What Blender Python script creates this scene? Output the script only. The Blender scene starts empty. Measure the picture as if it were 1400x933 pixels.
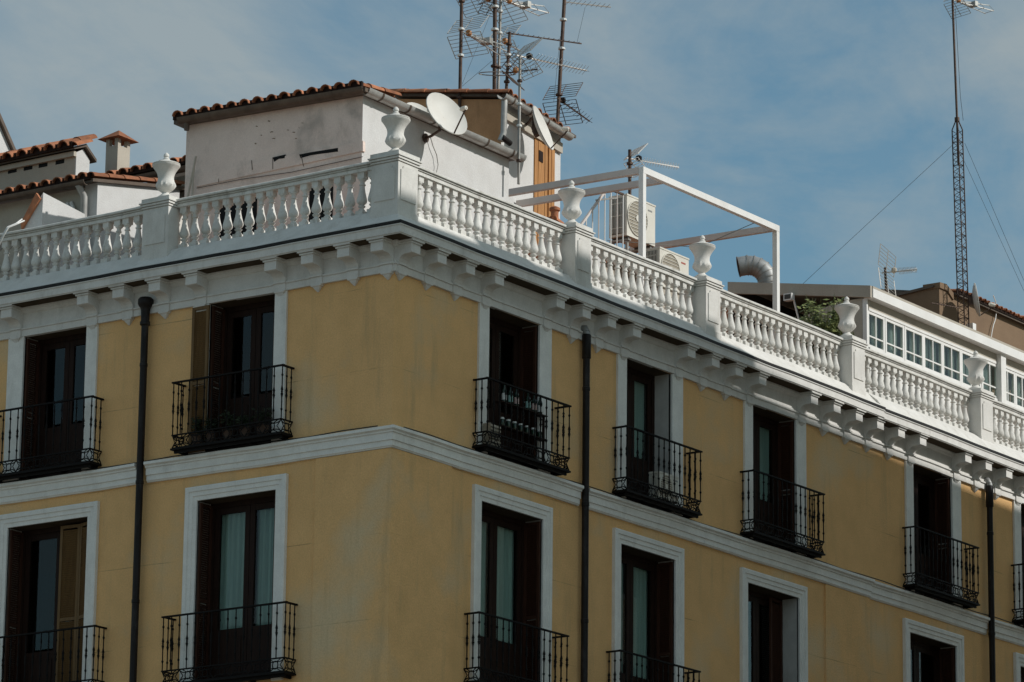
import bpy, bmesh, math, random
from mathutils import Matrix, Vector
random.seed(7)
rad = math.radians
# ------------------------------------------------------------------ camera
# Frame: z = 0 at the underside of the string course, right facade on y = 0, left facade on x = 0, corner at the origin.
CAM = Vector((-44.78831, -33.655184, -12.712852))
CR = Vector((0.574778, -0.81823, 0.011398)); CU = Vector((-0.207959, -0.132585, 0.96911)); CF = Vector((0.791444, 0.559393, 0.246365))
FPX = 5747.7547
GZ = -14.36
scene = bpy.context.scene
cam_d = bpy.data.cameras.new('camera'); cam = bpy.data.objects.new('camera', cam_d); scene.collection.objects.link(cam)
cam_d.sensor_width = 36; cam_d.lens = FPX / 1400 * 36; cam_d.clip_start = .5; cam_d.clip_end = 3000
cam.matrix_world = Matrix(((CR.x, CU.x, -CF.x, CAM.x), (CR.y, CU.y, -CF.y, CAM.y), (CR.z, CU.z, -CF.z, CAM.z), (0, 0, 0, 1)))
scene.camera = cam
# ------------------------------------------------------------------ sky, sun, exposure
SX, SZ = .40, .78
SUN_TRAVEL = Vector((-SX, 1.0, -SZ)).normalized()
TO_SUN = -SUN_TRAVEL
SUN_EL = math.asin(TO_SUN.z); SUN_AZ = math.atan2(TO_SUN.x, TO_SUN.y)
world = bpy.data.worlds.new('World'); scene.world = world; world.use_nodes = True
nt = world.node_tree; nt.nodes.clear()
N = nt.nodes.new; LK = nt.links.new
wo = N('ShaderNodeOutputWorld'); bg = N('ShaderNodeBackground'); bg.inputs['Strength'].default_value = .14
sky = N('ShaderNodeTexSky'); sky.sky_type = 'NISHITA'; sky.sun_disc = False
sky.sun_elevation = SUN_EL; sky.sun_rotation = SUN_AZ; sky.altitude = 650; sky.air_density = 1.0; sky.dust_density = 2.0; sky.ozone_density = 1.3
tc = N('ShaderNodeTexCoord')
mp = N('ShaderNodeMapping'); mp.inputs['Scale'].default_value = (1.0, 1.0, 1.7); mp.inputs['Rotation'].default_value = (0, .25, .5); mp.inputs['Location'].default_value = (1.22, .4, .27)
n1 = N('ShaderNodeTexNoise'); n1.inputs['Scale'].default_value = 4.6; n1.inputs['Detail'].default_value = 10; n1.inputs['Roughness'].default_value = .6; n1.inputs['Distortion'].default_value = .5
r1 = N('ShaderNodeValToRGB'); r1.color_ramp.elements[0].position = .38; r1.color_ramp.elements[1].position = .60
r1.color_ramp.elements[0].color = (.06, .06, .06, 1); r1.color_ramp.elements[1].color = (.85, .85, .85, 1)
mx = N('ShaderNodeMix'); mx.data_type = 'RGBA'; mx.inputs[7].default_value = (2.42, 2.80, 2.92, 1)
LK(tc.outputs['Generated'], mp.inputs['Vector']); LK(mp.outputs['Vector'], n1.inputs['Vector']); n2 = N('ShaderNodeTexNoise'); n2.inputs['Scale'].default_value = 17; n2.inputs['Detail'].default_value = 8; n2.inputs['Roughness'].default_value = .62; n2.inputs['Distortion'].default_value = .8; LK(mp.outputs['Vector'], n2.inputs['Vector'])
n3 = N('ShaderNodeMath'); n3.operation = 'MULTIPLY_ADD'; LK(n2.outputs['Fac'], n3.inputs[0]); n3.inputs[1].default_value = .28; LK(n1.outputs['Fac'], n3.inputs[2])
n4 = N('ShaderNodeMath'); n4.operation = 'SUBTRACT'; LK(n3.outputs[0], n4.inputs[0]); n4.inputs[1].default_value = .14; LK(n4.outputs[0], r1.inputs['Fac'])
LK(r1.outputs['Color'], mx.inputs[0]); tn = N('ShaderNodeMix'); tn.data_type = 'RGBA'; tn.blend_type = 'MULTIPLY'; tn.inputs[0].default_value = 1; tn.inputs[7].default_value = (.57, .76, .70, 1); LK(sky.outputs['Color'], tn.inputs[6]); LK(tn.outputs[2], mx.inputs[6]); LK(mx.outputs[2], bg.inputs['Color']); LK(bg.outputs['Background'], wo.inputs['Surface'])
sun_d = bpy.data.lights.new('sun', 'SUN'); sun_d.energy = 3.5; sun_d.angle = rad(.53); sun_d.color = (1, .97, .93)
sun = bpy.data.objects.new('sun', sun_d); scene.collection.objects.link(sun)
sun.rotation_euler = SUN_TRAVEL.to_track_quat('-Z', 'Y').to_euler(); sun.location = (10, -30, 40)
vs = scene.view_settings; vs.view_transform = 'Standard'; vs.look = 'None'; vs.gamma = 1; vs.exposure = 0; vs.use_curve_mapping = False

# ------------------------------------------------------------------ photo pixel (1400 wide) -> direction -> point on a known plane
def ray(x, y): return CF + CR * ((x - 700) / FPX) - CU * ((y - 466.5) / FPX)
def at_y(x, y, k): d = ray(x, y); return CAM + d * ((k - CAM.y) / d.y)
def at_x(x, y, k): d = ray(x, y); return CAM + d * ((k - CAM.x) / d.x)
def at_z(x, y, k): d = ray(x, y); return CAM + d * ((k - CAM.z) / d.z)
def at_plane(x, y, p, n): d = ray(x, y); return CAM + d * ((p - CAM).dot(n) / d.dot(n))

# ------------------------------------------------------------------ mesh helpers
class MB:
    def __init__(self): self.v = []; self.f = []
    def add(self, vs_, fs):
        b = len(self.v); self.v += [tuple(p) for p in vs_]; self.f += [tuple(i + b for i in f) for f in fs]; return self
    def box(self, x0, x1, y0, y1, z0, z1):
        return self.add([(x0,y0,z0),(x1,y0,z0),(x1,y1,z0),(x0,y1,z0),(x0,y0,z1),(x1,y0,z1),(x1,y1,z1),(x0,y1,z1)],
                        [(0,3,2,1),(4,5,6,7),(0,1,5,4),(1,2,6,5),(2,3,7,6),(3,0,4,7)])
    def quad(self, *p): return self.add(p, [tuple(range(len(p)))])
    def prism(self, poly, fn, t0, t1):          # poly 2d, fn(p, t) -> 3d
        n = len(poly)
        return self.add([fn(p, t0) for p in poly] + [fn(p, t1) for p in poly],
                        [tuple(range(n)), tuple(range(2*n-1, n-1, -1))] + [(i, (i+1) % n, n + (i+1) % n, n + i) for i in range(n)])
    def loft(self, rings, caps=True, closed=True):
        n = len(rings[0]); vs_ = [p for r in rings for p in r]; fs = []
        for k in range(len(rings) - 1):
            for i in range(n if closed else n - 1):
                j = (i + 1) % n; fs.append((k*n+i, k*n+j, (k+1)*n+j, (k+1)*n+i))
        if caps: fs += [tuple(range(n-1, -1, -1)), tuple((len(rings)-1)*n + i for i in range(n))]
        return self.add(vs_, fs)
    def lathe(self, prof, n=12, c=(0,0,0), mod=None, caps=True):
        rings = []
        for r, z in prof:
            rings.append([(c[0] + (r + (mod(i/n*2*math.pi, z) if mod else 0)) * math.cos(i/n*2*math.pi), c[1] + (r + (mod(i/n*2*math.pi, z) if mod else 0)) * math.sin(i/n*2*math.pi), c[2] + z) for i in range(n)])
        return self.loft(rings, caps)
    def tube(self, pts, r, n=6, caps=True, flat=None):
        pts = [Vector(p) for p in pts]; rings = []; up = None
        for i, p in enumerate(pts):
            t = (pts[min(i+1, len(pts)-1)] - pts[max(i-1, 0)]).normalized()
            if up is None: up = Vector((0,0,1)) if abs(t.z) < .9 else Vector((1,0,0))
            a = t.cross(up); 
            if a.length < 1e-4: a = t.orthogonal()
            a.normalize(); b = a.cross(t).normalized(); up = b
            rr = r[i] if isinstance(r, (list, tuple)) else r
            rings.append([p + a * rr * math.cos(2*math.pi*k/n) + b * rr * math.sin(2*math.pi*k/n) for k in range(n)])
        return self.loft(rings, caps)
    def bar(self, a, b, w, h):                   # rectangular bar from a to b
        a = Vector(a); b = Vector(b); t = (b - a).normalized(); up = Vector((0,0,1)) if abs(t.z) < .95 else Vector((0,1,0))
        s = t.cross(up).normalized(); u = s.cross(t).normalized()
        return self.loft([[p + s*(w/2*i) + u*(h/2*j) for i, j in ((-1,-1),(1,-1),(1,1),(-1,1))] for p in (a, b)])
    def xf(self, M): self.v = [tuple(M @ Vector(p)) for p in self.v]; return self
    def mesh(self, name, smooth=False, ang=35):
        me = bpy.data.meshes.new(name); me.from_pydata(self.v, [], self.f); 
        bm = bmesh.new(); bm.from_mesh(me); bmesh.ops.recalc_face_normals(bm, faces=bm.faces); bm.to_mesh(me); bm.free()
        if smooth:
            for p in me.polygons: p.use_smooth = True
            me.set_sharp_from_angle(angle=rad(ang))
        me.update(); return me

COL = scene.collection
WM = {}
I4 = Matrix.Identity(4)
def T(x, y, z): return Matrix.Translation((x, y, z))
def RZ(a): return Matrix.Rotation(a, 4, 'Z')
def inst(name, me, mat, parent=None, M=I4, label=None, cat=None, group=None, kind=None):
    o = bpy.data.objects.new(name, me); COL.objects.link(o)
    if me is not None and mat is not None and not me.materials: me.materials.append(MAT[mat])
    if parent is not None:
        o.parent = parent; o.matrix_parent_inverse = WM[parent.name].inverted()
    o.matrix_basis = M; WM[o.name] = M.copy()
    if label: o['label'] = label
    if cat: o['category'] = cat
    if group: o['group'] = group
    if kind: o['kind'] = kind
    return o
def part(name, mb, mat, parent=None, M=I4, smooth=False, ang=35, **k): return inst(name, mb.mesh(name, smooth, ang), mat, parent, M, **k)
def thing(name, loc, label, cat, group=None): return inst(name, None, None, None, T(*loc), label, cat, group)
CACHE = {}
def cached(key, fn, smooth=False, ang=35):
    if key not in CACHE: CACHE[key] = fn().mesh(key, smooth, ang)
    return CACHE[key]
# facade frames: local x to the right seen from the street, y into the wall, z up
SIDE = {'R': I4, 'L': RZ(-math.pi/2)}
def FM(side, s): return SIDE[side] @ T(s if side == 'R' else -s, 0, 0)
def FP(side, s, o, z): return Vector((s, -o, z)) if side == 'R' else Vector((-o, s, z))

# ------------------------------------------------------------------ materials
MAT = {}
def nodes(name):
    m = bpy.data.materials.new(name); m.use_nodes = True; t = m.node_tree; MAT[name] = m
    return m, t, t.nodes['Principled BSDF']
def surf(name, c1, c2=None, rough=.8, scale=3.0, detail=8, lo=.35, hi=.65, stretch=(1,1,1), bump=.0, bscale=60, metal=0, spec=.3, joints=None, grain=.0, gscale=70, stain=None, sscale=1.2, samt=.5, sstretch=(1,1,.25), rnd=None, c3=None, c3scale=.5, c3lo=.5, c3hi=.7):
    m, t, b = nodes(name); n = t.nodes.new; l = t.links.new
    b.inputs['Roughness'].default_value = rough; b.inputs['Metallic'].default_value = metal; b.inputs['Specular IOR Level'].default_value = spec
    geo = n('ShaderNodeNewGeometry')
    def noise(sc_, st, det=8, ro=.6):
        mp_ = n('ShaderNodeMapping'); mp_.inputs['Scale'].default_value = st; l(geo.outputs['Position'], mp_.inputs['Vector'])
        x = n('ShaderNodeTexNoise'); x.inputs['Scale'].default_value = sc_; x.inputs['Detail'].default_value = det; x.inputs['Roughness'].default_value = ro; l(mp_.outputs['Vector'], x.inputs['Vector']); return x
    def mrange(x, a, c):
        r = n('ShaderNodeMapRange'); r.inputs['From Min'].default_value = a; r.inputs['From Max'].default_value = c; l(x, r.inputs['Value']); return r.outputs['Result']
    def mix(f, a, c):
        x = n('ShaderNodeMix'); x.data_type = 'RGBA'; l(f, x.inputs[0])
        for s_, v in ((6, a), (7, c)):
            if isinstance(v, tuple): x.inputs[s_].default_value = v + (1,)
            else: l(v, x.inputs[s_])
        return x.outputs[2]
    col = c1
    if c2: col = mix(mrange(noise(scale, stretch, detail).outputs['Fac'], lo, hi), c1, c2)
    if c3: col = mix(mrange(noise(c3scale, (1,1,1), 5, .55).outputs['Fac'], c3lo, c3hi), col, c3)
    if stain:
        f = mrange(noise(sscale, sstretch, 10, .68).outputs['Fac'], .54, .78)
        mu = n('ShaderNodeMath'); mu.operation = 'MULTIPLY'; l(f, mu.inputs[0]); mu.inputs[1].default_value = samt
        col = mix(mu.outputs[0], col, stain)
    if joints:
        sp_ = n('ShaderNodeSeparateXYZ'); l(geo.outputs['Position'], sp_.inputs[0])
        wv = noise(.5, (1,1,0), 2); ad = n('ShaderNodeMath'); ad.operation = 'MULTIPLY_ADD'; l(wv.outputs['Fac'], ad.inputs[0]); ad.inputs[1].default_value = .05; l(sp_.outputs['Z'], ad.inputs[2])
        md = n('ShaderNodeMath'); md.operation = 'FLOORED_MODULO'; l(ad.outputs[0], md.inputs[0]); md.inputs[1].default_value = joints
        lt_ = n('ShaderNodeMath'); lt_.operation = 'LESS_THAN'; l(md.outputs[0], lt_.inputs[0]); lt_.inputs[1].default_value = .012
        mk = n('ShaderNodeMath'); mk.operation = 'MULTIPLY'; l(lt_.outputs[0], mk.inputs[0]); l(mrange(noise(.9, (1,1,3), 4).outputs['Fac'], .48, .62), mk.inputs[1])
        m2 = n('ShaderNodeMath'); m2.operation = 'MULTIPLY'; l(mk.outputs[0], m2.inputs[0]); m2.inputs[1].default_value = .55
        col = mix(m2.outputs[0], col, (.22,.15,.07))
    if grain:
        hs = n('ShaderNodeHueSaturation'); r_ = n('ShaderNodeMapRange'); r_.inputs['From Min'].default_value = .3; r_.inputs['From Max'].default_value = .7; r_.inputs['To Min'].default_value = 1 - grain; r_.inputs['To Max'].default_value = 1 + grain
        l(noise(gscale, (1,1,1), 3, .7).outputs['Fac'], r_.inputs['Value']); l(r_.outputs['Result'], hs.inputs['Value'])
        if isinstance(col, tuple): hs.inputs['Color'].default_value = col + (1,)
        else: l(col, hs.inputs['Color'])
        col = hs.outputs['Color']
    if rnd:
        oi = n('ShaderNodeObjectInfo'); hs = n('ShaderNodeHueSaturation')
        r = n('ShaderNodeMapRange'); r.inputs['To Min'].default_value = 1 - rnd; r.inputs['To Max'].default_value = 1 + rnd; l(oi.outputs['Random'], r.inputs['Value']); l(r.outputs['Result'], hs.inputs['Value'])
        if isinstance(col, tuple): hs.inputs['Color'].default_value = col + (1,)
        else: l(col, hs.inputs['Color'])
        col = hs.outputs['Color']
    if isinstance(col, tuple): b.inputs['Base Color'].default_value = col + (1,)
    else: l(col, b.inputs['Base Color'])
    if bump:
        bp = n('ShaderNodeBump'); bp.inputs['Strength'].default_value = bump; bp.inputs['Distance'].default_value = .02
        l(noise(bscale, (1,1,1), 6, .6).outputs['Fac'], bp.inputs['Height']); l(bp.outputs['Normal'], b.inputs['Normal'])
    return m
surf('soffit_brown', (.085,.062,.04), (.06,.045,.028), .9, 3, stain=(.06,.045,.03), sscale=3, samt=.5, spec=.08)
surf('ochre', (.78,.48,.215), (.70,.43,.19), .92, 2.2, joints=1.17, bump=.4, bscale=38, grain=.10, gscale=45, c3=(.67,.51,.31), c3scale=.55, c3lo=.52, c3hi=.70, stain=(.42,.30,.16), sscale=3.4, samt=.6, sstretch=(1,1,.12), spec=.15)
surf('white', (.68,.665,.625), (.60,.585,.545), .85, 4, bump=.2, bscale=70, stain=(.36,.33,.28), sscale=3.2, samt=.6, spec=.2, grain=.07, gscale=50)
surf('rail_white', (.72,.71,.675), (.60,.585,.54), .85, 6, bump=.25, bscale=80, stain=(.22,.20,.17), sscale=5, samt=.8, sstretch=(1.6,1.6,.7), spec=.2, grain=.07, gscale=50, rnd=.07)
surf('cornice', (.70,.685,.65), (.62,.605,.57), .85, 4, bump=.15, bscale=70, stain=(.33,.31,.27), sscale=2.5, samt=.55, sstretch=(1.2,1.2,.5), spec=.2, grain=.07, gscale=50)
surf('trim', (.80,.79,.745), (.72,.71,.67), .75, 5, bump=.1, bscale=60, stain=(.38,.36,.32), sscale=4, samt=.4, spec=.25, grain=.07, gscale=50)
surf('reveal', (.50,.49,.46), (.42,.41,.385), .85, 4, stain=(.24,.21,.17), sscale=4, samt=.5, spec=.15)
surf('iron', (.005,.0045,.0045), (.010,.008,.007), .65, 20, bump=.2, bscale=120, spec=.12)
surf('pipe', (.010,.008,.007), (.020,.016,.015), .5, 6, stretch=(1,1,.3), bump=.15, bscale=60, spec=.18, stain=(.16,.15,.15), sscale=5, samt=.3, sstretch=(1,1,.4))
surf('zinc_dark', (.016,.014,.012), (.03,.027,.024), .5, 8, metal=.5)
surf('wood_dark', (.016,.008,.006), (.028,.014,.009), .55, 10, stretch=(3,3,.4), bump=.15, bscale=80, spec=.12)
surf('shutter_brown', (.062,.026,.016), (.042,.018,.011), .6, 8, stretch=(3,3,.4), spec=.12)
surf('shutter_tan', (.17,.098,.036), (.12,.068,.025), .65, 8, stretch=(3,3,.4), spec=.3, stain=(.10,.05,.02), sscale=5, samt=.6)
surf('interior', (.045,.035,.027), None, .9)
surf('floor', (.46,.25,.165), (.38,.20,.13), .8, 4)
surf('curtain', (.62,.70,.70), (.48,.56,.56), .9, 3, stretch=(6,6,.3))
surf('block_white', (.62,.615,.60), (.56,.55,.53), .9, 2.5, bump=.3, bscale=40, stain=(.46,.42,.36), sscale=1.6, samt=.35, spec=.15, grain=.07, gscale=50)
surf('block_pink', (.80,.67,.60), (.71,.585,.52), .92, 2.0, bump=.45, bscale=30, stain=(.17,.13,.10), sscale=2.6, samt=.55, sstretch=(1,1,.6), spec=.12, c3=(.46,.40,.36), c3scale=1.6, c3lo=.56, c3hi=.75, grain=.07, gscale=50)
surf('brown_plaster', (.58,.33,.175), (.46,.255,.13), .92, 2.5, bump=.35, bscale=35, stain=(.10,.06,.04), sscale=2.4, samt=.55, spec=.12, grain=.07, gscale=50)
surf('brown_far', (.225,.155,.10), (.185,.125,.082), .92, 1.5, bump=.3, bscale=25, stain=(.12,.085,.06), sscale=1.5, samt=.5, spec=.12, grain=.07, gscale=50)
surf('beige', (.46,.42,.35), (.40,.36,.30), .9, 2, bump=.2, bscale=40, stain=(.25,.21,.17), sscale=2.5, samt=.4, grain=.07, gscale=50)
surf('terracotta', (.42,.17,.085), (.27,.115,.065), .88, 9, bump=.3, bscale=60, rnd=.35, stain=(.12,.10,.075), sscale=6, samt=.65, sstretch=(1,1,1), spec=.15)
surf('zinc', (.48,.475,.45), (.36,.355,.335), .42, 5, metal=.35, stain=(.19,.15,.11), sscale=6, samt=.5)
surf('zinc_brown', (.14,.105,.08), (.09,.066,.05), .5, 5, metal=.2)
surf('galv', (.34,.345,.34), (.24,.245,.24), .55, 6, metal=.4, stain=(.17,.12,.08), sscale=4, samt=.5)
surf('dish', (.64,.62,.57), (.58,.56,.515), .6, 4, stain=(.5,.45,.38), sscale=5, samt=.3)
surf('alu', (.50,.48,.45), (.36,.34,.31), .4, 8, metal=.6)
surf('mast_dark', (.055,.035,.028), (.11,.07,.05), .6, 9, metal=.3)
surf('mast_grey', (.33,.32,.30), (.24,.225,.20), .5, 9, metal=.5)
surf('black', (.012,.012,.012), None, .5, spec=.08)
surf('orange_plastic', (.40,.17,.05), None, .5)
surf('paint_white', (.78,.77,.74), (.72,.71,.68), .45, 3, stain=(.5,.45,.38), sscale=3, samt=.25)
surf('paint_rose', (.62,.56,.52), (.56,.50,.46), .5, 3, stain=(.34,.28,.24), sscale=4, samt=.3)
surf('ac_beige', (.66,.635,.56), (.61,.58,.51), .5, 3, stain=(.42,.36,.27), sscale=3, samt=.3)
surf('ac_dark', (.10,.095,.085), (.06,.056,.05), .6, 20)
surf('ac_fan', (.34,.305,.24), (.25,.22,.17), .5, 10)
surf('wood_door', (.46,.235,.085), (.33,.15,.052), .75, 7, stretch=(5,5,.35), bump=.3, bscale=50, stain=(.16,.085,.04), sscale=5, samt=.6, sstretch=(2,2,.2))
surf('leaf', (.10,.13,.04), (.16,.17,.06), .6, 12, rnd=.4)
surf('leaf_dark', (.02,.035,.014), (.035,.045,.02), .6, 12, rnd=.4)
surf('asphalt', (.05,.05,.052), (.065,.064,.062), .9, 3, bump=.3, bscale=80)
surf('paving', (.24,.21,.17), (.20,.175,.14), .9, .3, detail=2)
surf('stone_base', (.33,.31,.28), (.27,.25,.225), .9, 2, bump=.2)
surf('label_white', (.68,.70,.68), None, .6)
surf('label_green', (.30,.50,.46), None, .6)
surf('label_pink', (.62,.46,.43), None, .6)
surf('red_mark', (.45,.10,.07), None, .6)
surf('grey_mark', (.30,.30,.29), None, .6)
surf('cable_white', (.72,.71,.68), None, .6)
surf('cable_dark', (.03,.03,.03), None, .6)
surf('opposite', (.66,.58,.46), (.60,.52,.41), .9, 1.5, bump=.2)
def glass(name, tint, gl):
    m, t, b = nodes(name); t.nodes.remove(b); n = t.nodes.new; l = t.links.new
    o = t.nodes['Material Output']; tr = n('ShaderNodeBsdfTransparent'); tr.inputs['Color'].default_value = tint + (1,)
    g = n('ShaderNodeBsdfGlossy'); g.inputs['Roughness'].default_value = .02; g.inputs['Color'].default_value = (1,1,1,1)
    lw = n('ShaderNodeLayerWeight'); mxs = n('ShaderNodeMixShader')
    pw = n('ShaderNodeMath'); pw.operation = 'POWER'; l(lw.outputs['Facing'], pw.inputs[0]); pw.inputs[1].default_value = 4.5
    ma = n('ShaderNodeMath'); ma.operation = 'MULTIPLY_ADD'; l(pw.outputs[0], ma.inputs[0]); ma.inputs[1].default_value = .9; ma.inputs[2].default_value = gl
    l(ma.outputs[0], mxs.inputs[0]); l(tr.outputs[0], mxs.inputs[1]); l(g.outputs[0], mxs.inputs[2]); l(mxs.outputs[0], o.inputs['Surface'])
glass('glass', (.76,.82,.79), .022)
m, t, b = nodes('bottle_glass'); b.inputs['Base Color'].default_value = (.015,.035,.022,1); b.inputs['Roughness'].default_value = .1

# ================================================================== the setting
def struct(name, mb, mat): return part(name, mb, mat, kind='structure')
g = MB(); g.quad((-900,-900,GZ),(900,-900,GZ),(900,900,GZ),(-900,900,GZ)); struct('ground', g, 'paving')
g = MB(); g.quad((-70,-12.2,GZ+.004),(60,-12.2,GZ+.004),(60,-1.8,GZ+.004),(-70,-1.8,GZ+.004)); struct('road', g, 'asphalt')
g = MB(); g.box(-1.6,60,-1.6,0,GZ,GZ+.13); g.box(-1.6,0,0,40,GZ,GZ+.13); struct('pavement', g, 'paving')

# ================================================================== the corner building
bld = thing('corner_building', (0,0,GZ), 'ochre corner apartment building with white bracketed cornice, roof balustrade and black iron balconies', 'building')
LR, LL = 24.0, 15.0            # facade lengths right / left
UP = {'R': [(2.22,3.48),(5.75,6.99),(9.29,10.58),(14.28,15.58),(17.98,19.25),(21.5,22.75)], 'L': [(2.07,3.26),(5.55,6.76),(9.1,10.35),(12.6,13.85)]}
LO = {'R': [(2.10,3.62),(5.63,7.10),(9.14,10.66),(14.12,15.67),(17.87,19.35),(21.35,22.85)], 'L': [(1.97,3.38),(5.40,6.93),(8.95,10.4),(12.45,13.9)]}
UZ = (.30, 2.49); LZ = (-3.02, -.36); ST = 3.35
# --- wall surface with openings and reveals
def wall(side):
    mb = MB(); L_ = LR if side == 'R' else LL; D = .36
    rows = [(UP, UZ), (LO, LZ), (LO, (LZ[0]-ST, LZ[1]-ST)), (LO, (LZ[0]-2*ST, LZ[1]-2*ST))]
    holes = [(a, b_, z[0], z[1]) for w, z in rows for a, b_ in w[side]]
    zb = sorted({GZ, 3.2, 0.0} | {h[2] for h in holes} | {h[3] for h in holes})
    for z0, z1 in zip(zb, zb[1:]):
        xs = sorted({0, L_} | {v for h in holes if h[2] <= z0 + 1e-6 and h[3] >= z1 - 1e-6 for v in h[:2]})
        hs = [h for h in holes if h[2] <= z0 + 1e-6 and h[3] >= z1 - 1e-6]
        for a, b_ in zip(xs, xs[1:]):
            if any(abs(h[0]-a) < 1e-6 for h in hs): continue
            mb.quad(FP(side,a,0,z0), FP(side,b_,0,z0), FP(side,b_,0,z1), FP(side,a,0,z1))
    for a, b_, z0, z1 in holes:
        sd_, tp_ = MB(), MB()
        sd_.quad(FP(side,a,0,z0),FP(side,b_,0,z0),FP(side,b_,-D,z0),FP(side,a,-D,z0)); sd_.quad(FP(side,a,0,z0),FP(side,a,-D,z0),FP(side,a,-D,z1),FP(side,a,0,z1)); sd_.quad(FP(side,b_,0,z0),FP(side,b_,-D,z0),FP(side,b_,-D,z1),FP(side,b_,0,z1))
        tp_.quad(FP(side,a,0,z1),FP(side,b_,0,z1),FP(side,b_,-D,z1),FP(side,a,-D,z1))
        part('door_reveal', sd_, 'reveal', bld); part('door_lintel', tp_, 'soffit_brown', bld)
    part('wall', mb, 'ochre', bld)
wall('R'); wall('L')
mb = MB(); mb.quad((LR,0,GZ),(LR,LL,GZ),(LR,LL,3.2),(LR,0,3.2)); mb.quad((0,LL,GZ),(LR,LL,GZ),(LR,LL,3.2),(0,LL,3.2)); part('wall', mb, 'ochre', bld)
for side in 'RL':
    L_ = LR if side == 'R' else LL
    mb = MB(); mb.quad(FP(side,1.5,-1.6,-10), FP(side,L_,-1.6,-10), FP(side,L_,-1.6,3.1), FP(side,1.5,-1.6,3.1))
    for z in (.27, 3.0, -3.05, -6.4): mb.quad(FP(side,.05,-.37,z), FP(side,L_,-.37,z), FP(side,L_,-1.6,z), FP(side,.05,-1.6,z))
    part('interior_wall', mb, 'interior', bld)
part('terrace_floor', MB().box(.02, LR-.02, .02, LL-.02, 3.2, 3.3), 'floor', bld)
# pilaster strips slightly proud of the lower wall, ground floor plinth
def pil(side, a, b_, z0, z1, o=.028): part('pilaster', MB().prism([(FP(side,a,o,0).xy), (FP(side,b_,o,0).xy), (FP(side,b_,-.05,0).xy), (FP(side,a,-.05,0).xy)], lambda p, t: (p[0], p[1], t), z0, z1), 'ochre', bld)
for zt in (-.005,):
    mb = MB().prism([(-.028,-.028),(1.38,-.028),(1.38,.05),(.05,.05),(.05,1.28),(-.028,1.28)], lambda p, t: (p[0], p[1], t), zt-13, zt); part('pilaster', mb, 'ochre', bld)
    pil('R', 11.46, 12.83, zt-13, zt)
part('plinth', MB().prism([(-.08,-.08),(LR,-.08),(LR,.05),(.05,.05),(.05,LL),(-.08,LL)], lambda p, t: (p[0], p[1], t), GZ+.1, GZ+4.2), 'stone_base', bld)
# --- swept mouldings
def samples(a, b_, step=.7):
    n = max(1, int(abs(b_-a)/step)); return [a + (b_-a)*i/n for i in range(n+1)]
def wob(s, k): return .0045*math.sin(s*1.7+k) + .003*math.sin(s*4.1+2*k)
def sweep(prof, left=None, right=None, j=1.0):
    """prof: closed list of (outset, z); left/right = far end (through the corner) or ranges on one side"""
    rings = []
    if left is not None and right is not None:
        for s in samples(left, .8): rings.append([(-o, s, z + j*wob(s, 1)) for o, z in prof])
        rings.append([(-o, -o, z) for o, z in prof])
        for s in samples(.8, right): rings.append([(s, -o, z + j*wob(s, 2)) for o, z in prof])
    elif right: rings = [[(s, -o, z + j*wob(s, 2)) for o, z in prof] for s in samples(*right)]
    else: rings = [[(-o, s, z + j*wob(s, 1)) for o, z in prof] for s in samples(left[1], left[0])]
    return MB().loft(rings)
STR = [(-.05,0),(.035,0),(.045,.018),(.055,.022),(.055,.095),(.075,.10),(.075,.195),(.095,.205),(.095,.225),(.13,.245),(.13,.285),(.05,.30),(-.05,.30)]
def dz(p, d, o=0): return [(a+(o if a > 0 else 0), z+d) for a, z in p]
for k, d in ((0,0),):
    part('string_course', sweep(dz(STR,d), left=4.30, right=4.50), 'trim', bld)
    part('string_course', sweep(dz(STR,d), right=(4.66, 12.83)), 'trim', bld)
    part('string_course', sweep(dz(STR,d-.012,-.018), right=(12.83, 16.68)), 'trim', bld)
    part('string_course', sweep(dz(STR,d-.012,-.018), right=(16.82, LR)), 'trim', bld)
    part('string_course', sweep(dz(STR,d), left=(4.47, LL)), 'trim', bld)
FZ = 2.915
ARCH = [(-.03,2.49),(.045,2.49),(.045,2.585),(.065,2.59),(.065,2.615),(.035,2.625),(-.03,2.625)]
FRZ = [(-.02,2.62),(.030,2.62),(.030,2.83),(.05,2.84),(.075,2.87),(.11,2.885),(.11,FZ+.01),(-.02,FZ+.01)]
FAS = [(-.02,FZ),(.335,FZ),(.335,FZ+.012),(.35,FZ+.015),(.35,FZ+.118),(.365,FZ+.122),(.365,FZ+.135),(.24,FZ+.140),(-.02,FZ+.140)]
GAP = [(-.02,FZ+.1405),(.362,FZ+.1405),(.366,FZ+.150),(.362,FZ+.186),(.30,FZ+.192),(-.02,FZ+.180)]
BAS = [(-.30,3.085),(.335,3.085),(.335,3.118),(.285,3.150),(.272,3.158),(.20,3.20),(.13,3.27),(.06,3.35),(.01,3.40),(-.03,3.42),(-.30,3.425)]
BAS2 = [(-.30,3.065),(.325,3.065),(.325,3.09),(.20,3.25),(.06,3.36),(.0,3.405),(-.03,3.42),(-.30,3.425)]
part('architrave', sweep(ARCH, left=LL, right=LR), 'cornice', bld)
part('frieze', sweep(FRZ, left=LL, right=LR), 'cornice', bld)
part('cornice_fascia', sweep(FAS, left=LL, right=12.81), 'cornice', bld)
part('cornice_fascia', sweep(dz(FAS,-.018,-.006), right=(12.81, LR)), 'cornice', bld)
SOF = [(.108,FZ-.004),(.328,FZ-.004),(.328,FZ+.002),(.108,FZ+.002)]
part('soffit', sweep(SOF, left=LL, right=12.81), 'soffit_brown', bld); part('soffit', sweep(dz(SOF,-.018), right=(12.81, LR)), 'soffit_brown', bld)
part('flashing', sweep(GAP, left=LL, right=12.83), 'zinc_dark', bld); part('flashing', sweep(dz(GAP,-.02), right=(12.83, LR)), 'zinc_dark', bld)
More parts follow.
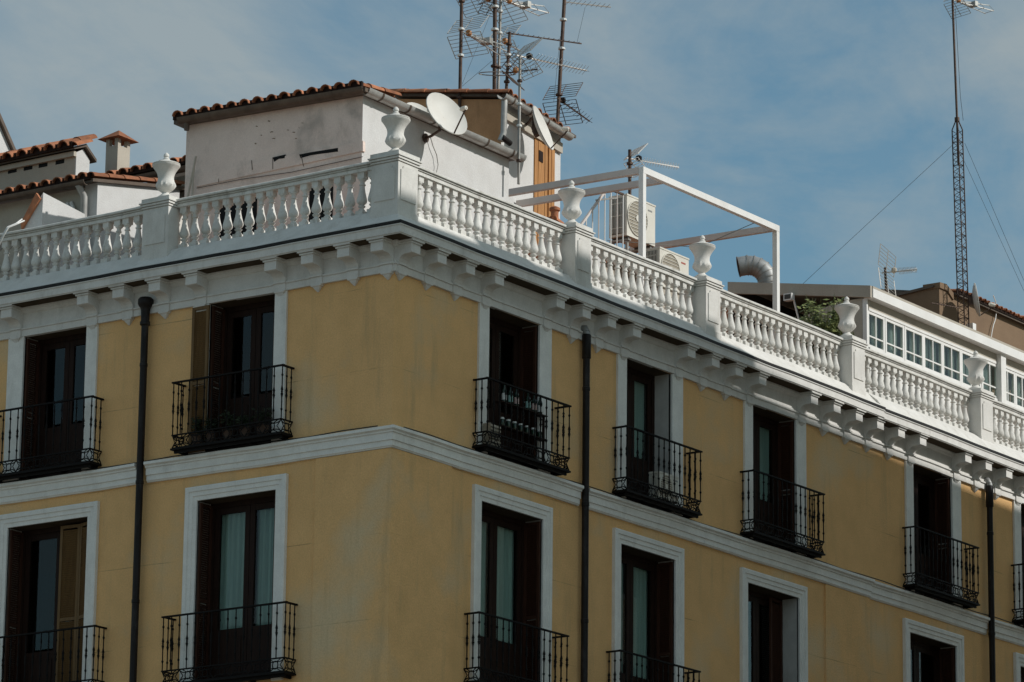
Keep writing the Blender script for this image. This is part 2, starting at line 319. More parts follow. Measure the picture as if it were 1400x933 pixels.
part('parapet_base', sweep(BAS, left=LL, right=12.83), 'white', bld)
part('parapet_base', sweep(BAS2, right=(12.83, LR)), 'white', bld)
# --- cornice brackets with their drops
def bracket_mesh():
    mb = MB(); w = .105
    P = [(-.0,2.865),(.285,2.865),(.285,2.74),(.255,2.728),(.20,2.728),(.155,2.724),(.115,2.705),(.085,2.675),(.066,2.635),(.058,2.59),(0,2.59)]
    mb.prism(P, lambda p, t: (t, -p[0], p[1]), -w, w)
    mb.box(-w-.018, w+.018, -.305, 0, 2.8655, 2.888); mb.box(-w-.04, w+.04, -.332, 0, 2.8955, FZ+.004); mb.box(-w-.01, w+.01, -.29, 0, 2.8885, 2.895)
    mb.box(-w+.004, w-.004, -.066, 0, 2.482, 2.5895); mb.box(-w-.006, w+.006, -.088, 0, 2.592, 2.617)
    return mb
def drop_mesh():
    mb = MB()
    def sq(w, d, z): return [(-w,-d,z),(w,-d,z),(w,0,z),(-w,0,z)]
    mb.loft([sq(.088,.074,2.4815), sq(.086,.072,2.462), sq(.060,.058,2.452), sq(.038,.040,2.42), sq(.010,.012,2.385)])
    return mb
BRK = {'R': [.10,.72,1.40,2.10,3.63,4.30,4.97,5.64,7.14,7.82,8.50,9.18,10.72,11.42,12.11,12.79,13.47,14.17,15.70,16.40,17.12,17.87,19.35,20.05,20.75,21.4,22.85], 'L': [.10,.68,1.32,1.97,3.40,4.08,4.76,5.43,6.90,7.6,8.3,9.0,10.45,11.2,11.9]}
for side in 'RL':
    for s in BRK[side]:
        b_ = inst('bracket', cached('bracket', bracket_mesh), 'cornice', bld, FM(side, s) @ T(0, random.uniform(-.004,.004), random.uniform(-.004,.003)))
        inst('bracket_drop', cached('bracket_drop', drop_mesh), 'cornice', b_, FM(side, s))
# --- pedestals, balusters, rails of the roof balustrade
def ped_mesh(wx, wy):
    def f():
        mb = MB(); hx, hy = wx/2, wy/2
        mb.box(-hx,hx,-hy,hy,3.20,4.035); mb.box(-hx-.012,hx+.012,-hy-.012,hy+.012,3.20,3.36)
        for e, z0, z1 in ((-.012,4.0355,4.047),(.014,4.0475,4.07),(-.002,4.0705,4.08),(.03,4.0805,4.108),(.012,4.1085,4.116),(.045,4.1165,4.135),(.018,4.1355,4.195)): mb.box(-hx-e,hx+e,-hy-e,hy+e,z0,z1)
        return mb
    return f
def panel_mesh(w):
    def f():
        h = w/2 - .055; z0, z1 = 3.50, 3.985; r = .05
        P = [(-h,z0),(h,z0),(h,z1-r),(h-.03,z1-r+.008),(h-r+.008,z1-.03),(h-r,z1),(-h+r,z1),(-h+r-.008,z1-.03),(-h+.03,z1-r+.008),(-h,z1-r)]
        return MB().prism(P, lambda p, t: (p[0], t, p[1]), -.015, .004)
    return f
def baluster_mesh():
    mb = MB(); z0 = 3.355
    mb.box(-.062,.062,-.062,.062,z0-.01,z0+.075); mb.box(-.056,.056,-.056,.056,z0+.545,z0+.635)
    pr = [(.05,.074),(.052,.092),(.033,.112),(.031,.122),(.053,.140),(.056,.153),(.034,.166),(.040,.176),(.063,.192),(.074,.216),(.073,.245),(.062,.29),(.048,.345),(.038,.40),(.033,.445),(.046,.452),(.047,.466),(.033,.474),(.032,.498),(.037,.512),(.056,.528),(.056,.546)]
    return mb.lathe(pr, 12, (0,0,z0))
def urn_mesh():
    pr = [(.125,-.002),(.125,.05),(.105,.054),(.10,.066),(.075,.085),(.054,.105),(.050,.118),(.060,.126),(.088,.152),(.114,.185),(.127,.222),(.127,.255),(.120,.29),(.116,.325),(.118,.36),(.128,.40),(.148,.44),(.172,.475),(.190,.50),(.203,.515),(.206,.532),(.196,.534),(.196,.541),(.204,.543),(.202,.553),(.165,.568),(.11,.588),(.065,.606),(.048,.616),(.052,.628),(.038,.638),(.030,.65),(.043,.67),(.038,.694),(.02,.716),(.004,.726)]
    def mod(a, z): return .030*abs(math.cos(a*6))*max(0, 1-abs(z-.215)/.09) if .13 < z < .30 else 0
    return MB().lathe(pr, 28, (0,0,0), mod)
WPL = .12      # outset of the pedestal faces
def pedestal(side, a, b_):
    w = b_-a; M = FM(side, (a+b_)/2) @ T(0, .21-WPL, 0)
    p = inst('pedestal', cached('pedestal%.2f' % w, ped_mesh(w, .42)), 'white', bld, M)
    inst('pedestal_panel', cached('panel%.2f' % w, panel_mesh(w)), 'white', p, M @ T(0, -.21, 0)); return M
PEDS = {'R': [(4.24,4.65),(7.80,8.21),(12.18,12.59),(16.46,16.88),(20.9,21.3)], 'L': [(4.00,4.48),(8.2,8.65),(12.4,12.8)]}
cw = .38
Mc = T(.11, .11, 0)
pc = inst('pedestal', cached('pedestalc', ped_mesh(.46, .46)), 'white', bld, Mc)
inst('pedestal_panel', cached('panelc', panel_mesh(.46)), 'white', pc, Mc @ T(0, -.23, 0)); inst('pedestal_panel', cached('panelc', panel_mesh(.46)), 'white', pc, Mc @ RZ(-math.pi/2) @ T(0, -.23, 0))
UL = {('R',0): 'white stone urn on the balustrade between the wooden door and the stair railing', ('R',1): 'white stone urn with lid beside the low air conditioner and the bent steel duct', ('R',2): 'white stone urn in front of the end wall of the glazed sunroom', ('R',3): 'white stone urn before the row of sunroom windows', ('L',0): 'half shaded white stone urn on the shaded balustrade below the small chimney', ('R',4):'white stone urn farthest along the sunlit balustrade', ('L',1):'white stone urn second from the corner on the shaded balustrade', ('L',2):'white stone urn third from the corner on the shaded balustrade'}
GU = 'urns along the roof balustrade'
um = cached('urn', urn_mesh, True, 40)
inst('urn', um, 'white', None, Mc @ T(0, 0, 4.195), 'white stone urn with lid on the corner pedestal of the balustrade', 'urn', GU)
for side in 'RL':
    ends = [.40]
    for i, (a, b_) in enumerate(PEDS[side]):
        M = pedestal(side, a, b_); ends += [a, b_]
        if (side, i) in (('R',4),('L',1),('L',2)): continue
        inst('urn', um, 'white', None, M @ T(0, 0, 4.195) @ RZ(random.random()) @ Matrix.Rotation(random.uniform(-.02,.02), 4, 'X'), UL[(side, i)], 'urn', GU)
    ends.append(LR if side == 'R' else LL)
    for k in range(0, len(ends), 2):
        a, b_ = ends[k], ends[k+1]; L_ = b_ - a
        RP = [(-.16,3.985),(.02,3.985),(.022,4.028),(.004,4.031),(.004,4.040),(.036,4.043),(.036,4.052),(.014,4.055),(.014,4.064),(.060,4.068),(.062,4.092),(.045,4.105),(-.155,4.108),(-.17,4.09),(-.17,4.03),(-.16,4.025)]
        RP = [(o - .075 , z + .062) for o, z in RP]
        rail = part('balustrade_rail', sweep(RP, left=(a-.005, b_+.005)) if side == 'L' else sweep(RP, right=(a-.005, b_+.005)), 'rail_white', bld)
        n = round(L_/.2); 
        if L_ > 0.5:
            for i in range(n):
                s = a + (i+.5)*L_/n
                tilt = .045 if side == 'L' and k == 2 and i == 3 else random.uniform(-.022,.022)
                M = FM(side, s) @ T(0, .135, .062) @ T(0,0,3.36) @ Matrix.Rotation(tilt, 4, 'Y') @ T(0,0,-3.36) @ RZ(random.uniform(-.05,.05))
                inst('roof_baluster', cached('roof_baluster', baluster_mesh, True, 40), 'rail_white', rail, M)
# --- windows and doors
def frame_box(mb, x0, x1, z0, z1, y0, y1, w, wb=None):
    wb = wb or w
    mb.box(x0, x0+w, y0, y1, z0, z1); mb.box(x1-w, x1, y0, y1, z0, z1); mb.box(x0+w, x1-w, y0+.002, y1-.002, z1-w, z1); mb.box(x0+w, x1-w, y0+.002, y1-.002, z0, z0+wb)
def door(side, a, b_, z0, z1, curtain=True, transom=.0, glassz=.78, hw=None):
    c = (a+b_)/2; w = (b_-a)/2; M = FM(side, c)
    mb = MB(); frame_box(mb, -w, w, z0, z1, .285, .36, .075, .06)
    d = part('balcony_door', mb, 'wood_dark', bld, M)
    for s in (-1, 1):
        x0, x1 = (-w+.078, -.004) if s < 0 else (.004, w-.078)
        mb = MB(); zb = z0+.063; zt = z1-.078
        frame_box(mb, x0, x1, zb, zt, .30, .345, .085, glassz); mb.box(x0+.10, x1-.10, .293, .302, zb+.12, zb+glassz-.12)
        part('door_leaf', mb, 'wood_dark', d, M)
        part('pane', MB().box(x0+.083, x1-.083, .318, .323, zb+glassz-.003, zt-.083), 'glass', d, M)
        if curtain:
            rings = []
            n = 22; cx0, cx1 = x0+.05, x1-.03
            if curtain == 'half': cx0 = x0 + (x1-x0)*.35
            P = [(cx0+(cx1-cx0)*i/n, .40+.022*math.sin(i*1.5+s)+.01*math.sin(i*3.3)) for i in range(n+1)]
            cm = MB()
            for p, q in zip(P, P[1:]): cm.quad((p[0],p[1],zb+.05),(q[0],q[1],zb+.05),(q[0],q[1],zt),(p[0],p[1],zt))
            part('curtain', cm, 'curtain', d, M, smooth=True, ang=80)
def shutter_mesh(w, h):                 # in x 0..w, z 0..h, thickness in y
    mb = MB(); frame_box(mb, 0, w, 0, h, -.016, .016, .045, .06); mb.box(.0452, w-.0452, -.014, .014, h*.46, h*.46+.05)
    z = .07
    while z < h-.07:
        if not (h*.46-.02 < z < h*.46+.05): mb.add([(.046,-.013,z),(w-.046,-.013,z),(w-.046,.010,z+.026),(.046,.010,z+.026),(.046,-.009,z-.004),(w-.046,-.009,z-.004),(w-.046,.014,z+.022),(.046,.014,z+.022)], [(0,1,2,3),(4,7,6,5),(0,4,5,1),(3,2,6,7)])
        z += .032
    return mb
def shutter(side, s, y, z0, w, h, ang, mat):  # hinge at facade x offset s, depth y into wall, ang from facade plane
    key = 'shutter%.2f_%.2f_%s' % (w, h, mat)
    inst('shutter', cached(key, lambda: shutter_mesh(w, h)), mat, bld, FM(side, s) @ T(0, y, z0) @ RZ(ang))
def reveal_shutters(side, a, b_, z0, z1, mat='shutter_brown', which='ab', d=.27):
    xl, xr = (a, b_) if side == 'R' else (b_, a)   # left / right edges as seen from the street (s value)
    sgn = 1 if side == 'R' else -1
    if 'a' in which: shutter(side, xl + sgn*.03, .012, z0+.02, d, z1-z0-.05, math.pi/2+.02, mat)
    if 'b' in which: shutter(side, xr - sgn*.03, .012, z0+.02, d, z1-z0-.05, math.pi/2-.02, mat)
def jambs(side, a, b_, wa=.24, wb=.28):
    for x0, x1 in ((a-wa, a), (b_, b_+wb)):
        mb = MB(); P = [(x0,-.03),(x0,.034),(x0+.02,.036),(x1-.02,.036),(x1,.034),(x1,-.03)]
        mb.prism(P, lambda p, t: tuple(FP(side, p[0], p[1], t)), .285, 2.489); part('door_jamb', mb, 'trim', bld)
def surround(side, a, b_, z0, z1, w=.20):
    mb = MB(); P = [(0,-.02),(0,.03),(.06,.032),(.065,.045),(.125,.047),(.13,.062),(w-.02,.065),(w,.055),(w,-.02)]   # (away from opening, outset)
    def ring(x, z, dx, dz_): return [FP(side, x + dx*p[0], p[1], z + dz_*p[0]) for p in P]
    mb.loft([ring(a,z0,-1,0), ring(a,z1,-1,1), ring(b_,z1,1,1), ring(b_,z0,1,0)]); part('door_surround', mb, 'trim', bld)
for side in 'RL':
    for i, (a, b_) in enumerate(UP[side]):
        jambs(side, a, b_, .24 if side == 'R' else .21, .30)
        door(side, a, b_, *UZ, curtain=(side, i) in (('R',1),('R',2),('R',4)) and 'half')
        if (side, i) == ('L', 0):
            shutter(side, 3.23, -.06, .34, .31, 2.12, math.pi-.03, 'shutter_tan'); reveal_shutters(side, a, b_, *UZ)
        elif (side, i) == ('R', 1): reveal_shutters(side, a, b_, *UZ, which='a', d=.16)
        elif side == 'R' and i == 0: reveal_shutters(side, a, b_, *UZ, which='ab', d=.27)
        else: reveal_shutters(side, a, b_, *UZ)
    for r in range(3):
        for i, (a, b_) in enumerate(LO[side]):
            z0, z1 = LZ[0]-ST*r, LZ[1]-ST*r
            surround(side, a, b_, z0-.03, z1)
            door(side, a, b_, z0, z1, curtain=True if (side, i, r) in (('L',0,0),('R',0,0),('R',1,0)) else ('half' if r else False))
            if (side, i, r) == ('L',1,0):
                reveal_shutters(side, a, b_, z0, z1, which='a')
                shutter(side, 5.44, .09, z0+.02, .27, z1-z0-.06, math.pi-.35, 'shutter_tan'); shutter(side, 5.705, .185, z0+.02, .36, z1-z0-.06, math.pi+.05, 'shutter_tan')
            elif (side, i, r) == ('R',2,0): reveal_shutters(side, a, b_, z0, z1, which='a'); shutter(side, 10.60, .27, z0+.02, .42, z1-z0-.06, math.pi+.12, 'shutter_brown')
            else: reveal_shutters(side, a, b_, z0, z1)
# --- balconies
def iron_baluster(h):
    def f():
        k = h/.70; pr = [(.009,0),(.009,.10*k),(.017,.115*k),(.017,.125*k),(.009,.14*k),(.009,.27*k),(.012,.29*k),(.021,.325*k),(.012,.345*k),(.018,.355*k),(.012,.365*k),(.021,.385*k),(.012,.42*k),(.009,.44*k),(.009,.56*k),(.017,.575*k),(.017,.585*k),(.009,.60*k),(.009,h)]
        return MB().lathe(pr, 6)
    return f
def scroll_mesh(w, h):
    def f():
        mb = MB(); n = max(1, round(w/.30)); u = w/n
        for i in range(n):
            cx = u*(i+.5); r = .048; cz = h/2
            mb.tube([(cx+r*math.cos(k/12*6.2832), 0, cz+r*1.15*math.sin(k/12*6.2832)) for k in range(13)], .008, 5)
            for sx in (-1,1):
                for sz in (-1,1):
                    mb.tube([(cx+sx*r*.75,0,cz+sz*r*.85),(cx+sx*u*.30,0,cz+sz*h*.28),(cx+sx*u*.42,0,cz+sz*h*.38),(cx+sx*u*.5,0,cz+sz*h*.5)], .008, 5)
                mb.tube([(cx+sx*u*.5,0,cz+h*.5),(cx+sx*u*.33,0,cz+h*.12),(cx+sx*u*.28,0,cz),(cx+sx*u*.33,0,cz-h*.12),(cx+sx*u*.5,0,cz-h*.5)], .007, 5)
            for sz in (-1,1): mb.tube([(cx-u*.3,0,cz+sz*h*.5),(cx-u*.1,0,cz+sz*h*.30),(cx,0,cz+sz*h*.26),(cx+u*.1,0,cz+sz*h*.30),(cx+u*.3,0,cz+sz*h*.5)], .007, 5)
        return mb
    return f
def balcony(side, a, b_, zs, dep, zr):
    """a..b along the facade, slab bottom zs, depth dep, rail top zr"""
    M = FM(side, (a+b_)/2); w = (b_-a)/2; zt = zs+.085; zl = zt+.185
    mb = MB(); mb.box(-w-.02, w+.02, -dep-.022, .0, zs+.045, zs+.070); mb.box(-w-.006, w+.006, -dep-.006, 0, zs+.0702, zt); mb.box(-w+.01, w-.01, -dep+.03, -dep+.06, zs+.005, zs+.0448)
    for x_ in (-w+.06, -w*.33, w*.33, w-.10): mb.box(x_, x_+.04, -dep+.0602, 0, zs+.005, zs+.0446)
    bal = part('balcony', mb, 'iron', bld, M)
    def bars(z, hw_, hh, ext=0):
        q = MB(); q.box(-w-hw_-ext, w+hw_+ext, -dep-hw_, -dep+hw_, z-hh, z); q.box(-w-hw_, -w+hw_, -dep+hw_, .02, z-hh, z); q.box(w-hw_, w+hw_, -dep+hw_, .02, z-hh, z); return q
    part('handrail', bars(zr, .019, .022, .012), 'iron', bal, M); part('lower_rail', bars(zl, .012, .018), 'iron', bal, M)
    h = zr-.022-zl; me = cached('iron_baluster%.3f' % h, iron_baluster(h), True, 50)
    n = round(2*w/.142)
    for i in range(n+1):
        inst('baluster', me, 'iron', bal, M @ T(-w + 2*w*i/n, -dep, zl) @ Matrix.Rotation(random.uniform(-.006,.006), 4, 'Y'))
    ns = max(1, round(dep/.16))
    for i in range(1, ns+1):
        for sx in (-1, 1): inst('baluster', me, 'iron', bal, M @ T(sx*w, -dep + dep*i/(ns+.45), zl))
    part_f = inst('scroll_panel', cached('scroll%.2f' % (2*w), scroll_mesh(2*w, .167)), 'iron', bal, M @ T(-w, -dep, zt))
    for sx in (-1, 1): inst('scroll_panel', cached('scroll%.2f' % dep, scroll_mesh(dep, .167)), 'iron', bal, M @ T(sx*w, -dep, zt) @ RZ(math.pi/2))
    return bal
for side, L_ in (('R', UP['R'][:5]), ('L', UP['L'][:3])):
    for i, (a, b_) in enumerate(L_):
        ea, eb = (.32, .45) if side == 'R' else (.34, .42)
        balcony(side, a-ea, b_+eb, .312, .25, 1.352)
for side, L_ in (('R', LO['R'][:3]), ('L', LO['L'][:2])):
    for i, (a, b_) in enumerate(L_):
        ea, eb = (.33, .30) if side == 'R' else (.40, .35)
        balcony(side, a-ea, b_+eb, -3.055, .25, -2.015)
# --- rain pipes
def downpipe(side, s, ztop, head):
    P = FP(side, s, .10, 0); p = Vector((P.x, P.y, 0))
    mb = MB().tube([(p.x,p.y,GZ+.2),(p.x,p.y,ztop)], .052, 10); pp = part('rain_pipe', mb, 'pipe', bld, smooth=True, ang=60)
    z = ztop-.9
    while z > GZ+1:
        part('pipe_collar', MB().lathe([(.052,0),(.060,.005),(.060,.05),(.052,.055)], 10, (p.x,p.y,z)), 'pipe', pp, smooth=True, ang=50); z -= 1.72
    if head == 'bowl': part('pipe_head', MB().lathe([(.05,-.30),(.075,-.28),(.075,-.24),(.062,-.22),(.068,-.06),(.075,-.03),(.10,.0),(.115,.03),(.115,.09),(.09,.12),(.03,.13)], 12, (p.x,p.y,ztop)), 'pipe', pp, smooth=True, ang=50)
    else:
        part('pipe_head', MB().lathe([(.054,-.42),(.066,-.41),(.066,-.06),(.058,-.05)], 12, (p.x,p.y,ztop)), 'pipe', pp, smooth=True, ang=50)
        q = FP(side, s, -.02, 0); part('pipe_elbow', MB().tube([(p.x,p.y,ztop-.10),(p.x,p.y,ztop-.02),(p.x*.75+q.x*.25,p.y*.75+q.y*.25,ztop+.045),(q.x,q.y,ztop+.055)], .055, 10), 'galv', pp, smooth=True, ang=60)
downpipe('R', 4.58, 2.62, 'elbow'); downpipe('L', 4.385, 2.60, 'bowl'); downpipe('R', 16.75, 2.60, 'elbow')
# ================================================================== things on the balconies
def bottle_mesh(): return MB().lathe([(.034,0),(.036,.01),(.036,.17),(.030,.195),(.014,.225),(.013,.275),(.016,.277),(.016,.29)], 10)
def label_mesh(): return MB().lathe([(.0375,.04),(.0375,.135)], 10, caps=False)
ZS_ = .398
sh = thing('bottle_shelf', (2.85,-.11,ZS_), 'dark slatted wooden shelf carrying bottles on the balcony nearest the building corner', 'shelf')
part('shelf_board', MB().box(2.36,3.50,-.17,-.05,1.105,1.12), 'wood_dark', sh); part('shelf_board', MB().box(2.36,3.50,-.17,-.05,.755,.77), 'wood_dark', sh)
for x in (2.38,2.92,3.48): part('leg', MB().box(x-.015,x+.015,-.125,-.095,ZS_,1.1045), 'wood_dark', sh)
cols = ['label_white','label_green','label_pink','label_green','label_pink','label_white']
names = {'label_white':'dark bottle with white label on the balcony shelf','label_green':'dark bottle with pale green label on the balcony shelf','label_pink':'dark bottle with pale pink label on the balcony shelf'}
for i, x in enumerate((2.50,2.65,2.80,3.09,3.24,3.39)):
    b_ = inst('bottle', cached('bottle', bottle_mesh, True), 'bottle_glass', None, T(x,-.11,1.12), names[cols[i]], 'bottle', 'bottles on the balcony shelf, '+cols[i][6:]+' labels')
    me = label_mesh().mesh('label', True); inst('bottle_label', me, cols[i], b_, T(x,-.11,1.12))
for i in range(7):
    x = 2.45 + i*.155
    j = part('jar', MB().lathe([(.035,0),(.038,.01),(.038,.09),(.03,.10)], 10), 'bottle_glass', None, T(x,-.11,.77), smooth=True, label='small jar with pale lid on the lower board of the balcony shelf', cat='jar', group='jars on the lower shelf board')
    part('lid', MB().lathe([(.034,.1005),(.034,.125)], 10), 'label_white', j, T(x,-.11,.77), smooth=True)
cr = thing('crate', (2.2,-.12,ZS_), 'pale slatted crate on the balcony with the bottles', 'crate')
for k in range(6): part('slat', MB().box(2.06,2.30,-.20,-.185,ZS_+.015+k*.055,ZS_+.045+k*.055), 'beige' if k % 2 else 'ac_fan', cr)
for x in (2.06,2.28): part('corner_post', MB().box(x,x+.02,-.1845,-.05,ZS_,ZS_+.34), 'ac_fan', cr)
def ac_unit(name, M, w, d, h, label, mat='ac_beige', fan='ac_fan', grille='lines', mark='grey_mark', sidegrille=True):
    """local: x right along the front, front face at y=0 (outward -y), z up"""
    t_ = inst(name, None, None, None, M, label, 'air conditioner', None)
    body = MB(); body.box(0,w,0,d,0,h); body.box(-.008,w+.008,-.008,d+.008,h-.02,h+.006); part('casing', body, mat, t_, M)
    fc = (w*.36, h*.5); r = min(h*.42, w*.34)
    part('fan_opening', MB().prism([(fc[0]+r*math.cos(i/28*6.2832), fc[1]+r*math.sin(i/28*6.2832)) for i in range(28)], lambda p, q: (p[0], q, p[1]), -.006, .003), fan, t_, M)
    gm = MB()
    gm.tube([(fc[0]+(r+.006)*math.cos(i/28*6.2832), -.010, fc[1]+(r+.006)*math.sin(i/28*6.2832)) for i in range(29)], .009, 5)
    n = 10
    for i in range(1, n):
        z = fc[1]-r+2*r*i/n; hw = math.sqrt(max(0, r*r-(z-fc[1])**2)); gm.box(fc[0]-hw, fc[0]+hw, -.014, -.008, z-.004, z+.004)
    part('fan_grille', gm, mat, t_, M)
    part('fan_hub', MB().prism([(fc[0]+r*.2*math.cos(i/14*6.2832), fc[1]+r*.2*math.sin(i/14*6.2832)) for i in range(14)], lambda p, q: (p[0], q, p[1]), -.02, -.0145), mat, t_, M)
    if sidegrille:
        part('side_vent', MB().box(-.010,.0,d*.16,d*.88,h*.06,h*.93), 'ac_dark', t_, M)
        sm = MB()
        for i in range(9): y = d*.18+d*.68*i/8; sm.box(-.016,-.0102,y-.004,y+.004,h*.07,h*.92)
        for i in range(3): z = h*(.2+.3*i); sm.box(-.018,-.0162,d*.17,d*.87,z-.006,z+.006)
        part('side_vent_slats', sm, mat, t_, M)
    lm = MB()
    for i in range(5): lm.box(w*.74+i*.026, w*.74+i*.026+.017, -.004, .001, h*.80, h*.80+.026)
    part('lettering', lm, mark, t_, M)
    for x in (.06, w-.12): part('foot', MB().box(x,x+.05,.02,d-.02,-.04,-.0005), 'ac_dark', t_, M)
    return t_
ac_unit('air_conditioner', T(6.35,-.215,.438), .52, .18, .40, 'small air conditioner on the second balcony from the building corner', mat='ac_beige')
def plant(name, loc, h, r, n, label, mat, seed, pot=(.10,.16), cat='plant', group=None, leafw=.03):
    rnd = random.Random(seed); t_ = thing(name, loc, label, cat, group); M = T(*loc)
    part('pot', MB().lathe([(pot[0]*.7,0),(pot[0],pot[1]*.9),(pot[0]*1.08,pot[1]*.92),(pot[0]*1.08,pot[1]),(pot[0]*.9,pot[1]),(pot[0]*.85,pot[1]*.85)], 14), 'terracotta' if mat == 'leaf' else 'mast_dark', t_, M, smooth=True)
    st = MB(); lf = MB()
    for k in range(max(4, n//28)):
        a = rnd.random()*6.283; e = rnd.uniform(.3,1)*r; hh = h*rnd.uniform(.55,1)
        pts = [(0,0,pot[1]*.8),(e*.35*math.cos(a),e*.35*math.sin(a),pot[1]+hh*.5),(e*math.cos(a),e*math.sin(a),pot[1]+hh)]
        st.tube(pts, [.008,.006,.003], 5)
        for q in range(28):
            u = rnd.random()**.7; b0 = Vector(pts[1]).lerp(Vector(pts[2]), u) if rnd.random() < .75 else Vector(pts[0]).lerp(Vector(pts[1]), u)
            d = Vector((rnd.gauss(0,1),rnd.gauss(0,1),rnd.gauss(.25,.8))).normalized(); s_ = d.orthogonal().normalized()*leafw*rnd.uniform(.4,.7); L_ = leafw*rnd.uniform(1.5,3.2)
            c = b0 + Vector((rnd.gauss(0,.025),rnd.gauss(0,.025),rnd.gauss(0,.025)))
            lf.add([c, c+d*L_*.5+s_, c+d*L_, c+d*L_*.5-s_], [(0,1,2,3)])
    part('stems', st, mat, t_, M); part('foliage', lf, mat, t_, M)
for i, (s, hgt) in enumerate(((2.15,.26),(2.45,.18),(2.75,.32),(3.05,.22),(3.32,.30))):
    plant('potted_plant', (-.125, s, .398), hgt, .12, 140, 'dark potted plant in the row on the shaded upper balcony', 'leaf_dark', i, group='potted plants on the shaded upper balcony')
# ================================================================== the building across the street (outside the frame, its roof edge shades the facade)
op = thing('opposite_building', (17,-20,GZ), 'tall beige apartment building across the narrow street', 'building')
YO = -14.0
def roofline(s, z): k = -YO; return s + SX*k, z + SZ*k     # the roof edge that throws the shade edge through facade point (s, z)
pts = [(-.9,3.50),(.30,3.50),(.31,3.20),(1.9,3.24),(1.91,3.52),(3.2,3.48),(3.21,3.30),(4.1,3.30),(4.11,3.66),(4.75,3.66),(4.76,3.30),(6.2,3.28),(6.21,3.48),(8.05,3.40),(8.06,3.12),(8.7,3.08),(8.71,2.70),(10.6,2.58),(13.0,2.50),(18,2.36),(24,2.30)]
pp = [roofline(*p) for p in pts]
wm = MB()
P = [(pp[0][0],GZ)] + pp + [(pp[-1][0],GZ)]
holes = []
wm.prism(P, lambda p, t: (p[0], t, p[1]), YO, YO-.5)
wm.box(pp[0][0], pp[-1][0], YO-12, YO-.5, GZ, 12.4)
part('wall', wm, 'opposite', op)
for r in range(7):
    for i in range(7):
        x = pp[0][0]+2+i*3.4; z = GZ+4.6+r*3.4
        wmat = MB(); frame_box(wmat, x, x+1.2, z, z+2.1, YO+.002, YO+.05, .09); f = part('window', wmat, 'trim', op); part('pane', MB().box(x+.09,x+1.11,YO+.004,YO+.02,z+.09,z+2.01), 'ac_dark', f)

# ================================================================== roof-top helpers
def tile_mesh(r=.085, L_=.42, k=.8, th=.014):
    mb = MB(); n = 7; rings = []
    for y, rr in ((0, r), (L_, r*k)):
        out = [(rr*math.cos(math.pi*i/n), y, rr*.9*math.sin(math.pi*i/n)) for i in range(n+1)]
        inn = [((rr-th)*math.cos(math.pi*i/n), y, (rr-th)*.9*math.sin(math.pi*i/n)) for i in range(n, -1, -1)]
        rings.append(out + inn)
    return mb.loft(rings)
TM = cached('roof_tile', tile_mesh, True, 50)
def basis(o, x, y, z): 
    M = Matrix.Identity(4)
    for i, v in enumerate((x, y, z)):
        for r in range(3): M[r][i] = v[r]
    M.translation = o; return M
def tile_field(parent, A, B, up, ncol, nrow, pan=True, step=.36, jit=.012, last=None):
    """covers from eave line A->B, climbing along vector up (3d, unit)"""
    A = Vector(A); B = Vector(B); up = Vector(up).normalized(); ex = (B-A).normalized(); ez = ex.cross(up).normalized()
    if ez.z < 0: ez = -ez
    sp = (B-A).length/ncol
    sc_ = sp/.225
    part('eave_shade_bar', MB().bar(A+up*.03+ez*.02, B+up*.03+ez*.02, .05, .10), 'wood_dark', parent)  # dark bar added to stand for the shade inside the hollow tile ends
    for r in range(nrow):
        for c in range(ncol):
            o = A + ex*(sp*(c+.5)) + up*(step*r - .05 + random.uniform(-jit,jit)) + ez*(.02+.004*(r%2)) + ex*random.uniform(-jit*.6,jit*.6)
            rx = ex.copy(); 
            if rx.cross(up).dot(ez) < 0: rx = -rx
            M = basis(o, rx*sc_, up, ez*sc_) @ Matrix.Rotation(random.uniform(-.03,.03), 4, 'Z')
            inst('roof_tile', TM, 'terracotta', parent, M)
def gutter(name, A, B, r, mat, parent, straps=5):
    A = Vector(A); B = Vector(B); mb = MB(); t_ = (B-A).normalized(); sx = t_.cross(Vector((0,0,1))).normalized(); n = 8
    rings = []
    for p in (A, B):
        out = [p + sx*(r*math.cos(math.pi*i/n)) - Vector((0,0,r*math.sin(math.pi*i/n))) for i in range(n+1)]
        inn = [p + sx*((r-.008)*math.cos(math.pi*i/n)) - Vector((0,0,(r-.008)*math.sin(math.pi*i/n))) for i in range(n, -1, -1)]
        rings.append(out+inn)
    g_ = part(name, mb.loft(rings), mat, parent, smooth=True, ang=50)
    for k in range(straps):
        c = A.lerp(B, (k+.5)/straps)
        part('gutter_strap', MB().loft([[c + t_*d + sx*((r+.006)*math.cos(math.pi*i/n)) - Vector((0,0,(r+.006)*math.sin(math.pi*i/n))) for i in range(n+1)] for d in (-.02,.02)], caps=False, closed=False), 'zinc_brown', g_, smooth=True)
    return g_
V = Vector
TZ = 3.3
# ------------------------------------------------------------------ roof room on the terrace corner
c0 = V((1.66,1.88,0)); cl = V((1.40,4.98,0)); cr_ = V((5.45,1.95,0))
ZE = 5.80
room = thing('rooftop_room', (3.4,3.4,TZ), 'low white rooftop room with peeling pinkish shaded wall and long gutters behind the corner urn', 'rooftop room')
def vwall(name, a, b_, z0, z1, mat, parent, z1b=None): 
    z1b = z1 if z1b is None else z1b; d = (b_-a).normalized(); n_ = V((-d.y, d.x, 0))
    mb = MB(); mb.quad(a+V((0,0,z0)), b_+V((0,0,z0)), b_+V((0,0,z1b)), a+V((0,0,z1)))
    return part(name, mb, mat, parent)
bk = V((5.35,5.2,0))
vwall('wall', c0, cr_, TZ, ZE, 'block_white', room)
lw = vwall('wall', cl, c0, TZ, ZE, 'block_pink', room)
vwall('wall', cr_, bk, TZ, ZE, 'block_white', room); vwall('wall', bk, cl, TZ, ZE, 'block_white', room)
